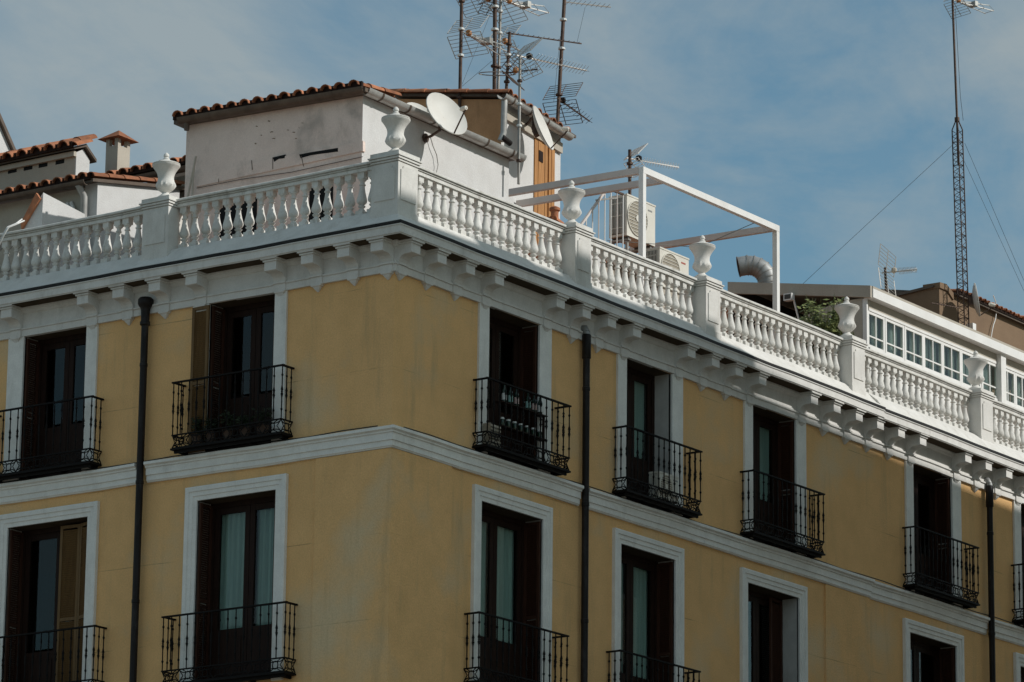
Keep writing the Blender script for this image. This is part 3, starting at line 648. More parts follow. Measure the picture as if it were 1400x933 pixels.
# plinth band, cracks and broken plaster pockets of the shaded wall
ld = (c0-cl).normalized(); ln = V((ld.y, -ld.x, 0)); 
if ln.x > 0: ln = -ln
def onl(u, z, o): return c0 - ld*u + ln*o + V((0,0,z))
def patch(name, poly, o0, o1, mat): return part(name, MB().prism(poly, lambda p, t: tuple(onl(p[0], p[1], t)), o0, o1), mat, lw)
def uz(x, y):
    p = at_plane(x, y, c0, ln); return ((c0-V((p.x,p.y,0))).dot(ld), p.z)
patch('plaster_band', [uz(497,193), uz(497,207), uz(269,256), uz(269,238)], -.05, .018, 'block_pink')
patch('plaster_hole', [uz(410,212), uz(425,209), uz(463,203), uz(463,208), uz(440,211), uz(426,213), uz(412,217)], -.05, .0215, 'black')
patch('plaster_hole', [uz(374,216), uz(391,212), uz(390,217), uz(382,218), uz(376,222)], -.05, .0215, 'black')
rnd = random.Random(3)
for k in range(12):
    x = 375+rnd.gauss(0,18)+(28 if k % 3 == 0 else 0); y = 183+rnd.gauss(0,9) - .15*(x-375); a = rnd.uniform(.6,2.6); h = rnd.uniform(.35,1.1)
    patch('plaster_flake_scar', [uz(x-a,y), uz(x-a*.3,y-h), uz(x+a,y-h*.3), uz(x+a*.4,y+h)], -.02, .003, 'brown_far')
for xa, xb, yt in ((300,352,270),(424,456,246)):
    ua_, zt_ = uz(xa, yt); ub_, _ = uz(xb, yt-6); patch('window_opening', [(ua_,TZ+.02),(ub_,TZ+.02),(ub_,zt_),(ua_,zt_)], -.02, .012, 'black')
crk = MB()
for pth in ([(270,258),(330,246),(400,236),(497,215)], [(374,216),(374,232)], [(345,220),(346,233)], [(413,214),(416,228)], [(300,245),(300,250)]):
    for (xa,ya),(xb,yb) in zip(pth, pth[1:]): ua, ub = uz(xa,ya), uz(xb,yb); crk.bar(onl(ua[0],ua[1],.02), onl(ub[0],ub[1],.02), .008, .008)
part('plaster_cracks', crk, 'zinc_brown', lw)
mb = MB(); ov = .16; 
e0 = c0 + V((-ov,-ov,ZE)); e1 = cl + V((-ov,.12,ZE)); e2 = cr_ + V((.1,-ov,ZE)); rg = V((3.4,3.4,ZE+.22)); e3 = bk + V((0,.1,ZE))
mb.add([e0,e2,e3,e1,e0+V((0,0,.06)),e2+V((0,0,.06)),e3+V((0,0,.06)),e1+V((0,0,.06)),rg], [(0,1,2,3),(0,4,5,1),(1,5,6,2),(2,6,7,3),(3,7,4,0),(4,8,5),(5,8,6),(6,8,7),(7,8,4)])
roof = part('roof', mb, 'zinc_brown', room)
ga, gb = at_z(246,163,ZE+.07), at_z(498,121,ZE+.07)
gl = gutter('gutter', V((ga.x,ga.y,ZE+.07)), V((gb.x-.02,gb.y-.03,ZE+.07)), .09, 'zinc_brown', room, 3)
part('gutter_outlet', MB().lathe([(.04,-.12),(.045,-.02),(.05,0)], 10, (ga.x+.02,ga.y-.12,ZE+.0)), 'zinc_brown', gl, smooth=True)
gr = gutter('gutter', V((gb.x+.02,gb.y,ZE+.07)), V((5.62,1.83,ZE+.07)), .095, 'zinc', room, 6)
nrm = (rg - (e0+e1)/2); nrm = V((nrm.x,0,nrm.z)).normalized()
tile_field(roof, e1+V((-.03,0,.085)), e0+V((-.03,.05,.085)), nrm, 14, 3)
# ------------------------------------------------------------------ taller stair block with a brown side wall
w0 = at_y(686,140,3.25); w0.z = 0; wd = V((.988,.153,0)).normalized(); w1 = w0 + wd*2; wb = V((-wd.y, wd.x, 0)); wL = 2.7
w1 = w0 + wd*((at_plane(766,250,w0,wb)-w0).dot(wd))
ZB = at_y(684,128,3.2).z-.03
tower = thing('stair_block', (8,4.6,TZ), 'tall roof block with brown plastered side, white front and weathered wooden door', 'stair block')
zr = at_plane(534,125,w0,wd).z
ub = (at_plane(534,125,w0,wd)-w0).dot(wb); wL = ub-.1
slope = max(.08, (zr-.10-ZB)/ub)
vwall('wall', w0, w1, TZ, ZB, 'block_white', tower)
vwall('wall', w0+wb*wL, w0, TZ, ZB+slope*wL-.03, 'brown_plaster', tower, ZB-.03)
vwall('wall', w1, w1+wb*wL, TZ, ZB-.03, 'block_white', tower, ZB+slope*wL-.03)
vwall('wall', w1+wb*wL, w0+wb*wL, TZ, ZB+slope*wL-.03, 'block_white', tower)
R0, R1 = w0-wd*.06-wb*.16+V((0,0,ZB-.16*slope)), w1+wd*.25-wb*.16+V((0,0,ZB-.16*slope))
upv = (wb+V((0,0,slope)))
mb = MB(); mb.loft([[R0,R1,R1+upv*(wL+.2),R0+upv*(wL+.2)],[p+V((0,0,.05)) for p in (R0,R1,R1+upv*(wL+.2),R0+upv*(wL+.2))]]); roof2 = part('roof', mb, 'zinc_brown', tower)
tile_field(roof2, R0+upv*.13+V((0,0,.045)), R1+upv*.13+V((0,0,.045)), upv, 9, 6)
for k in range(7):      # verge tiles lying along the rake
    o = R0 - wd*.005 + upv.normalized()*(.38*k-.03) + V((0,0,.05)); inst('verge_tile', TM, 'terracotta', roof2, basis(o, wd, upv.normalized(), wd.cross(upv.normalized()).normalized()))
gz = ZB-.05
G0 = at_z(686,129,gz); G1 = at_z(779,186,gz); G0 = V((G0.x,G0.y,gz)); G1 = V((G1.x,G1.y,gz))
g2 = gutter('gutter', G0, G1, .085, 'zinc', tower, 4)
part('rain_pipe', MB().tube([G0+wd*.10+V((0,0,-.05)), G0+wd*.08+V((0,0,-.62)), G0+wd*.05+wb*.04+V((0,0,-.75))], .05, 10), 'zinc', tower, smooth=True, ang=70)
part('pipe_elbow', MB().tube([G0+wd*.03+V((0,0,-.70)), G0+wd*.22-wb*.05+V((0,0,-.76))], .05, 10), 'pipe', tower, smooth=True)
def onw(u, z, o): return w0 + wd*u - wb*o + V((0,0,z))
def uw(x, y): p = at_plane(x, y, w0, wb); return (p-w0).dot(wd), p.z
ua, za = uw(730,188); u2, z2 = uw(757,205); u3, _ = uw(748,200)
for k in range(6):
    a = ua+(u2-ua)*k/6; b_ = ua+(u2-ua)*(k+1)/6-.006
    part('door_plank', MB().prism([(a,TZ),(b_,TZ),(b_,za+.03),(a,za+.03)], lambda p, t: tuple(onw(p[0],p[1],t)), -.02, .02+.006*(k%2)), 'wood_door', tower)
part('door_hatch', MB().prism([(ua+.13,za-.36),(ua+.27,za-.36),(ua+.27,za-.18),(ua+.13,za-.18)], lambda p, t: tuple(onw(p[0],p[1],t)), .02, .036), 'wood_dark', tower)
part('door_frame', MB().prism([(u3-.02,TZ),(u3+.02,TZ),(u3+.02,za+.03),(u3-.02,za+.03)], lambda p, t: tuple(onw(p[0],p[1],t)), .02, .05), 'wood_door', tower)
part('soffit', MB().prism([(.05,ZB-.34),((w1-w0).length-.02,ZB-.34),((w1-w0).length-.02,ZB-.17),(.05,ZB-.17)], lambda p, t: tuple(onw(p[0],p[1],t)), -.01, .05), 'beige', tower)
# ------------------------------------------------------------------ satellite dishes
def dish(label, C_, aim, r, mount=None, arm_to=None, squash=1.0):
    """C_ centre of rim plane, aim = pointing direction, r = radius"""
    C_ = V(C_); aim = V(aim).normalized(); up_ = V((0,0,1)); x = aim.cross(up_).normalized(); y = x.cross(aim).normalized()
    M = basis(C_, x, y, aim); t_ = inst('satellite_dish', None, None, None, M, label, 'satellite dish')
    rings = []; n = 28
    for q, dd in ((1.0,.0),(.985,.006),(.8,-.22*r*.45),(.5,-.22*r*.85),(.2,-.22*r*1.08),(.01,-.22*r*1.12)): rings.append([(r*q*math.cos(2*math.pi*i/n), r*q*1.08*math.sin(2*math.pi*i/n), dd) for i in range(n)])
    back = [[(p[0]*.997,p[1]*.997,p[2]-.014) for p in rg_] for rg_ in rings[::-1]]
    part('reflector', MB().loft(rings+back, caps=False), 'dish', t_, M, smooth=True, ang=60)
    foc = V((0,-r*.55,r*1.05)); mb = MB(); mb.tube([(0,-r*1.04,-.0),tuple(foc)], .012, 6); part('feed_arm', mb, 'mast_dark', t_, M)
    part('receiver', MB().lathe([(.03,0),(.035,.02),(.035,.10),(.02,.13)], 10).xf(T(*foc) @ (V((0,.5,-1)).to_track_quat('Z','Y').to_matrix().to_4x4())), 'ac_beige', t_, M)
    part('back_bracket', MB().box(-.06,.06,-.08,.08,-.22*r*1.12-.09,-.22*r*1.12-.012), 'mast_dark', t_, M)
    if mount is not None:
        p0 = C_ - aim*(.22*r*1.12+.09); mo = V(mount); mid = V((p0.x*.4+mo.x*.6, p0.y*.4+mo.y*.6, mo.z))
        part('mount_arm', MB().tube([mo, mid, V((p0.x,p0.y,mo.z+.04)), p0], .022, 8), 'mast_dark', t_, I4, smooth=True)
        part('wall_plate', MB().lathe([(.07,-.012),(.07,.012)], 10).xf(T(*mo) @ Matrix.Rotation(math.pi/2,4,'X')), 'mast_dark', t_)
    return t_
# first dish in front of the room's white wall, aims to the sun side
ROT = lambda x, y, z: V((x, y, z))
d1 = at_y(611,155.5,1.40); m1 = at_y(582,189,1.88)
dish('large white satellite dish in front of the white rooftop room wall', d1, (-.22,-.90,.46), .37, (m1.x, 1.88, m1.z))
d2 = at_plane(743,175, w0 - wb*.46, wb); m2 = at_plane(718,172, w0, wb)
dish('narrow-looking white satellite dish above the wooden door of the stair block', d2, (.30,-.95,.36), .36, tuple(m2))
d3 = at_y(575,148,2.6)
dish('white satellite dish on the roof half hidden behind the larger dish', d3+V((0,0,-.12)), (-.3,-.8,.6), .28)
# ------------------------------------------------------------------ masts and aerials
def mast(label, p_top, p_bot, plane_y, r, mat, group='aerial masts on the stair block', bot=None, clamps=True):
    A = at_y(p_bot[0], p_bot[1], plane_y) if bot is None else V(bot); B = at_y(p_top[0], p_top[1], plane_y)
    t_ = thing('aerial_mast', tuple(A), label, 'mast', group)
    part('pole', MB().tube([A, A.lerp(B,.5), B], r, 8), mat, t_, smooth=True, ang=70)
    if clamps:
        for f in (.18,.45,.62,.8):
            c = A.lerp(B, f); part('clamp', MB().lathe([(r*1.6,-.02),(r*1.9,-.015),(r*1.9,.015),(r*1.6,.02)], 8, tuple(c)), 'label_white' if f in (.45,.62) else 'mast_dark', t_)
    return A, B
def grid_panel(w, h, nh, nv, r):
    mb = MB()
    for i in range(nh+1): mb.tube([(-w/2,0,h*i/nh),(w/2,0,h*i/nh)], r*.7, 4)
    for i in range(nv+1): mb.tube([(-w/2+w*i/nv,0,0),(-w/2+w*i/nv,0,h)], r, 4)
    return mb
def aerial(label, mountp, tip, kind='corner', L_=None, w=.42, h=.30, nd=8, mat='alu', dl=.13, group=None, open_=.75, tripleboom=False, body='orange_plastic', flip=False):
    """boom from mountp to tip (3d). corner = UHF with two reflector grids, yagi = plain elements"""
    A = V(mountp); B = V(tip); d = (B-A).normalized(); L_ = (B-A).length; sd = d.cross(V((0,0,1))).normalized(); u = sd.cross(d).normalized()
    M = basis(A, sd, d, u); t_ = inst('tv_aerial', None, None, None, M, label, 'aerial', group)
    bm_ = MB()
    if tripleboom:
        for ox, oz in ((-.05,0),(.05,0),(0,.09)): bm_.bar((0 if kind == 'corner' else ox, .12, 0), (ox*2.2, L_, oz*1.6), .014, .014)
    bm_.bar((0,-.06,0), (0,L_*(.55 if tripleboom else 1),0), .018, .018); part('boom', bm_, mat, t_, M)
    if kind == 'corner':
        for sgn in (1, -1):
            G = M @ T(0,.02,.03*sgn) @ Matrix.Rotation(-sgn*open_, 4, 'X') @ (I4 if sgn > 0 else Matrix.Scale(-1,4,(0,0,1)))
            part('reflector_grid', grid_panel(w, h, 6, 2, .008), mat, t_, G)
        part('dipole_box', MB().lathe([(.02,-.05),(.05,-.03),(.055,.0),(.05,.03),(.02,.05)], 8).xf(T(0,.17,.03)), body, t_, M, smooth=True)
    el = MB()
    for k in range(nd):
        y = (.26 if kind == 'corner' else .05) + (L_-(.28 if kind == 'corner' else .1))*k/max(1, nd-1); l_ = dl*(1-.35*k/nd) if kind != 'yagi' else dl*(1-.3*k/nd)
        if tripleboom:
            pass
        elif kind == 'corner':
            for sx in (-1,1): el.tube([(0,y,0),(sx*l_*.55,y,.05)], .004, 4); el.tube([(0,y,0),(sx*l_*.55,y,-.04)], .004, 4)
        else: el.tube([(-l_,y,.012),(l_,y,.012)], .005, 4)
    if tripleboom:
        for y in (.25,.5,.75,.98): el.tube([(-.11*y-.02,L_*y,0),(.11*y+.02,L_*y,0)], .006, 4); el.tube([(0,L_*y,.03+.12*y),(.11*y+.02,L_*y,0)], .005, 4)
        el.box(-.09,.09,L_*.52,L_*.60,.0,.10); el.bar((0,L_*.2,.05),(0,L_,.14),.008,.008)
    part('elements', el, mat, t_, M)
    return t_
YM = 4.4
YA = at_plane(628,172,w0-wd*.06,wd).y
def P3(x, y, k=YM): return at_y(x, y, k)
def tip(p, x, y): q = at_z(x, y, p.z); return q if (q-p).length < 3 else p + (q-p).normalized()*1.2
mast('dark aerial mast standing against the brown side wall of the stair block', (632,-40), (628,172), YA, .028, 'mast_dark')
mast('thick rusty aerial mast rising through the tiles of the stair block', (677,-60), (676,124), YM, .034, 'mast_dark')
mast('slim grey aerial mast close beside the rusty one', (686,-50), (681,124), YM, .024, 'mast_grey')
mast('short dark aerial mast topped by a black clamp', (697,44), (692,127), 3.7, .026, 'mast_dark')
mast('thin steel pole rising from the terrace in front of the white wall', (711,76), (709,252), 1.72, .022, 'mast_grey')
mast('tall rusty aerial mast behind the end of the stair block roof', (775,-60), (762,172), YM, .032, 'mast_dark')
GA = 'television aerials over the stair block'
a = P3(633,44,YA); aerial('corner-reflector aerial with orange box and triple white boom on the dark mast', a, tip(a,690,74), 'corner', w=.62, h=.40, tripleboom=True, group=GA)
a = P3(640,-8,YA); aerial('pale mesh reflector aerial at the top of the dark mast', a, tip(a,662,0), 'corner', w=.55, h=.34, nd=3, group=GA, body='black')
a = P3(676,-2); aerial('small dark grid aerial near the top of the rusty mast', a, tip(a,655,6), 'corner', w=.34, h=.28, nd=2, mat='mast_dark', group=GA)
a = P3(686,0); aerial('large corner-reflector aerial with white cross boom high on the slim mast', a, tip(a,744,20), 'corner', w=.62, h=.42, tripleboom=True, group=GA)
a = P3(683,55); aerial('tangled aerial with orange box beside the short dark mast', a, tip(a,712,70), 'corner', w=.5, h=.36, nd=4, group=GA)
a = P3(697,46,3.7); aerial('long thin aerial boom with fine rods level with the black clamp', a, tip(a,795,60), 'yagi', nd=14, dl=.05, group=GA, mat='mast_dark')
a = P3(711,77,1.72); aerial('long many-rod aerial reaching right from the thin steel pole', a, tip(a,802,97), 'corner', w=.52, h=.34, nd=17, dl=.26, group=GA, body='black')
a = P3(692,100,3.7); aerial('low grid aerial with reddish box under the short mast', a, tip(a,735,95), 'corner', w=.46, h=.30, nd=4, group=GA, mat='mast_dark')
a = P3(774,3); aerial('rod aerial at the top of the tall rusty mast', a, tip(a,835,10), 'yagi', nd=9, dl=.16, group=GA)
a = P3(764,136); aerial('dark corner-reflector aerial low on the tall rusty mast', a, tip(a,806,166), 'corner', w=.60, h=.44, nd=9, dl=.16, mat='mast_dark', group=GA, body='black')
lp = P3(680,101,4.0); t_ = inst('loop_aerial', None, None, None, T(*lp), 'flattened ring-shaped radio aerial between the masts', 'aerial')
part('ring', MB().tube([lp+V((.30*math.cos(i/20*6.2832)*.57,-.30*math.cos(i/20*6.2832)*.82, .0))+V((.13*math.sin(i/20*6.2832),.09*math.sin(i/20*6.2832),.02*math.sin(i/20*6.2832))) for i in range(21)], .009, 5), 'mast_grey', t_)
part('ring_arm', MB().tube([lp+V((0,0,-.01)), P3(683,103)], .009, 5), 'mast_grey', t_)
gw = thing('guy_wires', tuple(P3(631,140)), 'thin stay wires running between the aerial masts', 'wire')
for xa, ya, xb, yb in ((671,18,632,115),(672,84,632,118),(766,50,757,140),(800,10,789,58)): part('wire', MB().tube([P3(xa,ya),P3(xb,yb)], .0035, 4), 'cable_dark', gw)
# ------------------------------------------------------------------ white pergola frame
pg = thing('pergola_frame', (9,.6,TZ), 'white square-tube pergola frame standing on the terrace behind the balustrade', 'pergola')
A_ = at_y(878.5,229,.6); B_ = at_y(1061,308,.6); HB = A_.z-.05; B_.z = A_.z
def beam(a, b_, mat='paint_white', name='beam', w=.085, h=.10): part(name, MB().bar(a, b_, w, h), mat, pg)
beam(V((A_.x-.04,.6,HB)), V((B_.x+.04,.6,HB)))
for p in (A_, B_): part('post', MB().box(p.x-.042,p.x+.042,.56,.645,TZ,HB-.0505), 'paint_white', pg)
for x, y0 in ((A_.x,.646),(7.72,.646),(B_.x-.05,.646)): beam(V((x,y0,HB)), V((x-.12,3.30,HB)), 'paint_rose')
for x in (A_.x-.12, B_.x-.2): part('post', MB().box(x-.042,x+.042,3.302,3.39,TZ,HB+.04), 'paint_white', pg)
wires = at_y(1030,279,.6); part('clothes_line', MB().tube([V((B_.x-.65,.62,HB-.06)), V((B_.x-1.4,1.2,HB-.55)), V((8.3,2.05,HB-.62))], .006, 4), 'mast_grey', pg)
# ------------------------------------------------------------------ tiled lean-to, air conditioners, stair railing
lt = thing('tiled_lean_to', (9.6,2.6,TZ), 'low lean-to with terracotta tiles under the raised air conditioner', 'shed')
part('wall', MB().box(8.0,11.2,1.9,3.6,TZ,4.82), 'beige', lt)
upl = V((0,1,.12)).normalized(); rf = part('roof', MB().loft([[V((7.9,1.75,4.80)),V((11.3,1.75,4.80)),V((11.3,3.7,5.04)),V((7.9,3.7,5.04))],[V((7.9,1.75,4.85)),V((11.3,1.75,4.85)),V((11.3,3.7,5.09)),V((7.9,3.7,5.09))]]), 'terracotta', lt)
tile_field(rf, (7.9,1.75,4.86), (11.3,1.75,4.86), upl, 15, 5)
acp = at_y(857,322,2.0)
M = T(acp.x, 2.0, 5.40); ac_unit('air_conditioner', M, .82, .34, .68, 'large beige air conditioner raised behind the pergola post')
st = thing('equipment_stand', (acp.x+.4,2.17,4.87), 'steel stand carrying the large air conditioner above the tiles', 'stand')
for x in (acp.x+.06, acp.x+.70):
    for y in (2.03, 2.30): part('leg', MB().box(x,x+.04,y,y+.04,4.86,5.33), 'mast_grey', st)
    part('bearer', MB().box(x-.02,x+.06,2.0,2.36,5.3305,5.3595), 'mast_grey', st)
a2 = at_y(902,338,1.2); ac_unit('air_conditioner', T(a2.x, 1.2, 4.40), .84, .32, .62, 'low beige air conditioner just above the balustrade near the second pergola beam', mark='red_mark')
st2 = thing('equipment_stand', (a2.x+.4,1.35,TZ), 'grey block stand under the low air conditioner', 'stand'); part('slab', MB().box(a2.x,a2.x+.84,1.2,1.52,4.28,4.359), 'beige', st2)
for x in (a2.x+.05, a2.x+.65): part('leg', MB().box(x,x+.14,1.22,1.50,TZ,4.2795), 'beige', st2)
sr = thing('stair_railing', (8.0,2.0,TZ), 'white metal stair railing with thin bars beside the large air conditioner', 'railing')
yy = 1.78; h0 = at_y(793,311,yy); h1 = at_y(830,258,yy); h2 = at_y(852,266,yy); h3 = at_y(843,271,yy); h4 = at_y(815,274,yy)
part('handrail', MB().bar(h0+V((-.3,0,-.3)), h1, .035, .035), 'paint_rose', sr); part('handrail', MB().bar(h1, h2, .03, .03), 'mast_dark', sr); part('cross_rail', MB().bar(h4, h3, .025, .025), 'mast_grey', sr)
for k in range(8):
    f = k/7; x = h0.x + (h2.x-h0.x)*f; zt_ = (h0.z + (h1.z-h0.z)*min(1, (x-h0.x)/(h1.x-h0.x))) - (max(0, x-h1.x)/(h2.x-h1.x))*(h1.z-h2.z)
    part('bar', MB().tube([(x,yy,TZ),(x,yy,zt_)], .011, 6), 'paint_white' if k % 3 else 'paint_rose', sr)
# short tile-capped wall with a clay vent pot beside the stair block
tw = thing('tile_capped_wall', (7.4,1.6,TZ), 'short terracotta-capped wall end beside the second urn and wooden door', 'wall')
q0 = at_y(754,293,1.7); q1 = at_y(776,304,1.7); part('wall', MB().box(q0.x-.05,q1.x+.9,1.62,1.80,TZ,q1.z-.16), 'block_white', tw)
for k in range(5):
    o = V((q0.x+.02+k*.30, 1.71, q0.z-.10-.055*k)); inst('ridge_tile', TM, 'terracotta', tw, basis(o, V((0,-1.2,0)), V((.98,0,-.17)), V((.2,0,1.2))))
vp = thing('clay_vent', (q0.x+.10,1.71,q0.z-.02), 'small clay vent pot with dark mouth on the tile-capped wall', 'vent')
part('pot', MB().lathe([(.06,-.06),(.06,.06),(.085,.08),(.085,.12),(.03,.15)], 12, (q0.x+.10,1.71,q0.z+.0)), 'terracotta', vp, smooth=True, ang=50)
# roof aerial behind the pergola
a = at_y(861,226,2.6); A2 = mast('striped dark mast behind the pergola corner', (861,205), (861,300), 2.6, .028, 'mast_dark', group=None)
aa = at_y(861,217,2.6); aerial('white many-rod aerial just above the pergola corner', aa, tip(aa,928,229), 'corner', w=.44, h=.28, nd=14, dl=.10, mat='paint_white', body='black')
# ------------------------------------------------------------------ glazed sunroom
sr_ = thing('sunroom', (18,2.4,TZ), 'white glazed sunroom with a row of curtained windows on the terrace', 'sunroom')
Y1 = 1.05; X0 = at_y(1187,430,Y1).x; X1 = 23.6; ZT = at_y(1188,400,Y1).z; YB = 3.75; SL = .168
def zx(px, py): p = at_y(px, py, Y1); return p.x, p.z
zg1 = zx(1196,431)[1]; zg0 = zx(1196,476)[1]
part('eave_beam', MB().prism([(Y1-.16,ZT+.015),(Y1-.16,ZT-.135),(Y1+.02,ZT-.135),(Y1+.02,ZT+.06)], lambda p, t: (t,p[0],p[1]), X0-.10, X1+.1), 'paint_white', sr_)
part('soffit_board', MB().box(X0, X1, Y1-.01, Y1+.05, zg1+.075, ZT-.136), 'beige', sr_)
part('head_rail', MB().box(X0, X1, Y1-.02, Y1+.04, zg1+.03, zg1+.0745), 'paint_white', sr_)
part('sill_wall', MB().box(X0, X1, Y1-.03, Y1+.10, TZ, zg0-.03), 'paint_white', sr_)
part('roof', MB().prism([(Y1-.155,ZT+.016),(Y1-.155,ZT+.06),(YB,ZT+.06+SL*(YB-Y1+.155)),(YB,ZT+.016+SL*(YB-Y1+.155))], lambda p, t: (t,p[0],p[1]), X0-.10, X1+.1), 'beige', sr_)
edges = [1187.4,1206.4,1211.6,1233,1238,1259.4,1263.8,1285.5,1289.7,1310.7,1315,1338,1343,1361.5,1368.6,1384.7,1389,1404,1408,1424,1428,1444]
for a, b_ in zip(edges[::2], edges[1::2]):
    xa, xb = at_y(a, 400+(a-1188)*.42, Y1).x, at_y(b_, 400+(b_-1188)*.42, Y1).x
    fm = MB(); frame_box(fm, xa-.055, xb+.055, zg0-.028, zg1+.029, Y1-.01, Y1+.04, .05); xm = (xa+xb)/2
    fm.box(xm-.012, xm+.012, Y1-.006, Y1+.03, zg0+.023, zg1-.022); zm = zg0+(zg1-zg0)*.30
    fm.box(xa-.004, xm-.0125, Y1-.005, Y1+.03, zm-.012, zm+.012); fm.box(xm+.0125, xb+.004, Y1-.005, Y1+.03, zm-.012, zm+.012)
    f = part('window', fm, 'paint_white', sr_); part('pane', MB().box(xa-.004, xb+.004, Y1+.012, Y1+.016, zg0+.022, zg1-.022), 'glass', f)
    cm = MB(); n = 16; off = random.uniform(0,3); gap = random.uniform(.25,.5); 
    for seg in ((0, gap), (gap+random.uniform(.06,.2), 1)):
        Pn = [(xa+(xb-xa)*(seg[0]+(seg[1]-seg[0])*i/n), Y1+.10+.02*math.sin(i*1.9+off)) for i in range(n+1)]
        for p, q in zip(Pn, Pn[1:]): cm.quad((p[0],p[1],zg0-.02),(q[0],q[1],zg0-.02),(q[0],q[1],zg1),(p[0],p[1],zg1))
    part('curtain', cm, 'block_white', f, smooth=True, ang=80)
for px in (1365,): x = at_y(px, 480, Y1).x; part('post', MB().box(x-.09,x+.09,Y1-.10,Y1+.02,TZ,ZT-.1355), 'paint_white', sr_)
part('corner_post', MB().box(X0-.10,X0-.056,Y1-.03,Y1+.05,TZ,ZT-.136), 'paint_white', sr_)
zc = lambda y, d=0: ZT + SL*(y-Y1+.155) + d
part('end_beam', MB().prism([(Y1-.14,zc(Y1-.14,-.15)),(YB,zc(YB,-.15)),(YB,zc(YB,.055)),(Y1-.14,zc(Y1-.14,.055))], lambda p, t: (t,p[0],p[1]), X0-.16, X0-.102), 'beige', sr_)
part('end_wall', MB().prism([(Y1+.06,TZ),(YB,TZ),(YB,ZT-.62),(Y1+.55,ZT-.12),(Y1+.06,ZT-.12)], lambda p, t: (t,p[0],p[1]), X0-.09, X0-.03), 'beige', sr_)
part('back_wall', MB().box(X0-.02,X1,YB-.1,YB,TZ,zc(YB,-.02)), 'interior', sr_)
part('end_wall', MB().box(X1,X1+.1,Y1,YB,TZ,ZT-.1), 'beige', sr_)
fl = at_x(1080,408,X0-.2); fo = thing('floodlight', tuple(fl), 'small white floodlight on a bracket under the sunroom roof edge', 'floodlight')
part('head', MB().box(fl.x-.08,fl.x+.02,fl.y-.08,fl.y+.08,fl.z-.05,fl.z+.07), 'paint_white', fo); part('lens', MB().box(fl.x-.085,fl.x-.0805,fl.y-.06,fl.y+.06,fl.z-.03,fl.z+.05), 'ac_dark', fo)
part('bracket', MB().bar((fl.x+.03,fl.y-.06,fl.z-.04),(fl.x+.10,fl.y-.12,fl.z-.40),.025,.025), 'paint_white', fo)
pl = at_y(1128,452,.75); plant('terrace_shrub', (pl.x, .75, TZ), pl.z+.50-TZ-.3, .50, 2600, 'feathery green shrub in a pot beside the sunroom end wall', 'leaf', 11, pot=(.20,.32), leafw=.045)
# bent steel duct
dk = 4.2; D0 = at_y(1050,384,dk); du = thing('ventilation_duct', tuple(D0), 'bent galvanised steel ventilation duct with open mouth behind the sunroom', 'duct')
back = V((-.575,.818,0)); R_ = .33; rT = .175; base_z = D0.z - .9
pts = [V((D0.x,D0.y,base_z)), V((D0.x,D0.y,D0.z-.05))]
for k in range(1, 7):
    a = math.pi/2*k/6*1.06; pts.append(V((D0.x,D0.y,D0.z-.05)) + back*(R_*(1-math.cos(a))) + V((0,0,R_*math.sin(a))))
pts.append(pts[-1] + back*.16+V((0,0,-.03)))
part('pipe', MB().tube(pts, rT, 20, caps=False), 'galv', du, smooth=True, ang=25)
part('pipe_lining', MB().tube(pts, rT-.008, 20, caps=False), 'mast_dark', du, smooth=True, ang=60)
for i in range(1, len(pts)):
    tt = (pts[min(i+1,len(pts)-1)]-pts[i-1]).normalized(); part('seam_ring', MB().tube([pts[i]-tt*.008, pts[i]+tt*.008], rT+.012, 20, caps=False), 'mast_grey', du, smooth=True)
rk = thing('tile_heap_roof', (D0.x+.3,D0.y+.6,TZ), 'short piece of terracotta roof just behind the sunroom eave', 'roof')
ra = at_y(1035,392,4.4); rb = at_y(1095,392,4.4); part('roof', MB().prism([(ra.x-.6,TZ),(rb.x,TZ),(rb.x,ra.z-.10),(rb.x-.5,ra.z+.10),(ra.x+.2,ra.z+.06),(ra.x-.6,ra.z-.2)], lambda p, t: (p[0],t,p[1]), 4.5, 5.4), 'terracotta', rk)
for k in range(6): inst('ridge_tile', TM, 'terracotta', rk, basis(V((ra.x+.25+k*.27,4.5,ra.z+.06-.02*k)), V((0,-1,0)), V((1,0,-.05)), V((.05,0,1))))
# ------------------------------------------------------------------ brown neighbour house with tiled edge, lattice mast
KB = 5.0
bh = thing('brown_house', (26,7,GZ), 'brown plastered house end with dark tile edge behind the sunroom', 'house')
c1 = at_y(1284,392,KB); e1_ = at_y(1440,463,KB); c1b = V((c1.x,KB,0)); pk = c1.z
lf = at_x(1216,409,c1.x); 
part('wall', MB().prism([(c1.x,GZ),(40,GZ),(40,pk-.12),(c1.x,pk-.02)], lambda p, t: (p[0],t,p[1]), KB, KB+.3), 'brown_far', bh)
part('wall', MB().prism([(KB+.3,GZ),(lf.y+1.2,GZ),(lf.y+1.2,lf.z-.05),(lf.y,lf.z),(KB+.3,pk-.02)], lambda p, t: (t,p[0],p[1]), c1.x, c1.x+.3), 'brown_far', bh)
rfb = part('roof', MB().prism([(KB-.10,pk-.06),(KB-.10,pk-.01),(KB+3.2,pk+.6),(KB+3.2,pk+.5)], lambda p, t: (t,p[0],p[1]), c1.x+.55, 40), 'zinc_brown', bh)
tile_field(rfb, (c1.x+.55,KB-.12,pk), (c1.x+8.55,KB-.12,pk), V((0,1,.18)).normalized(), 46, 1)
part('verge', MB().bar((c1.x+.1,KB+.1,pk+.02),(c1.x+.1,lf.y+.6,lf.z+.03+(lf.z-pk)*.6/(lf.y-KB)),.30,.05), 'zinc_brown', bh)
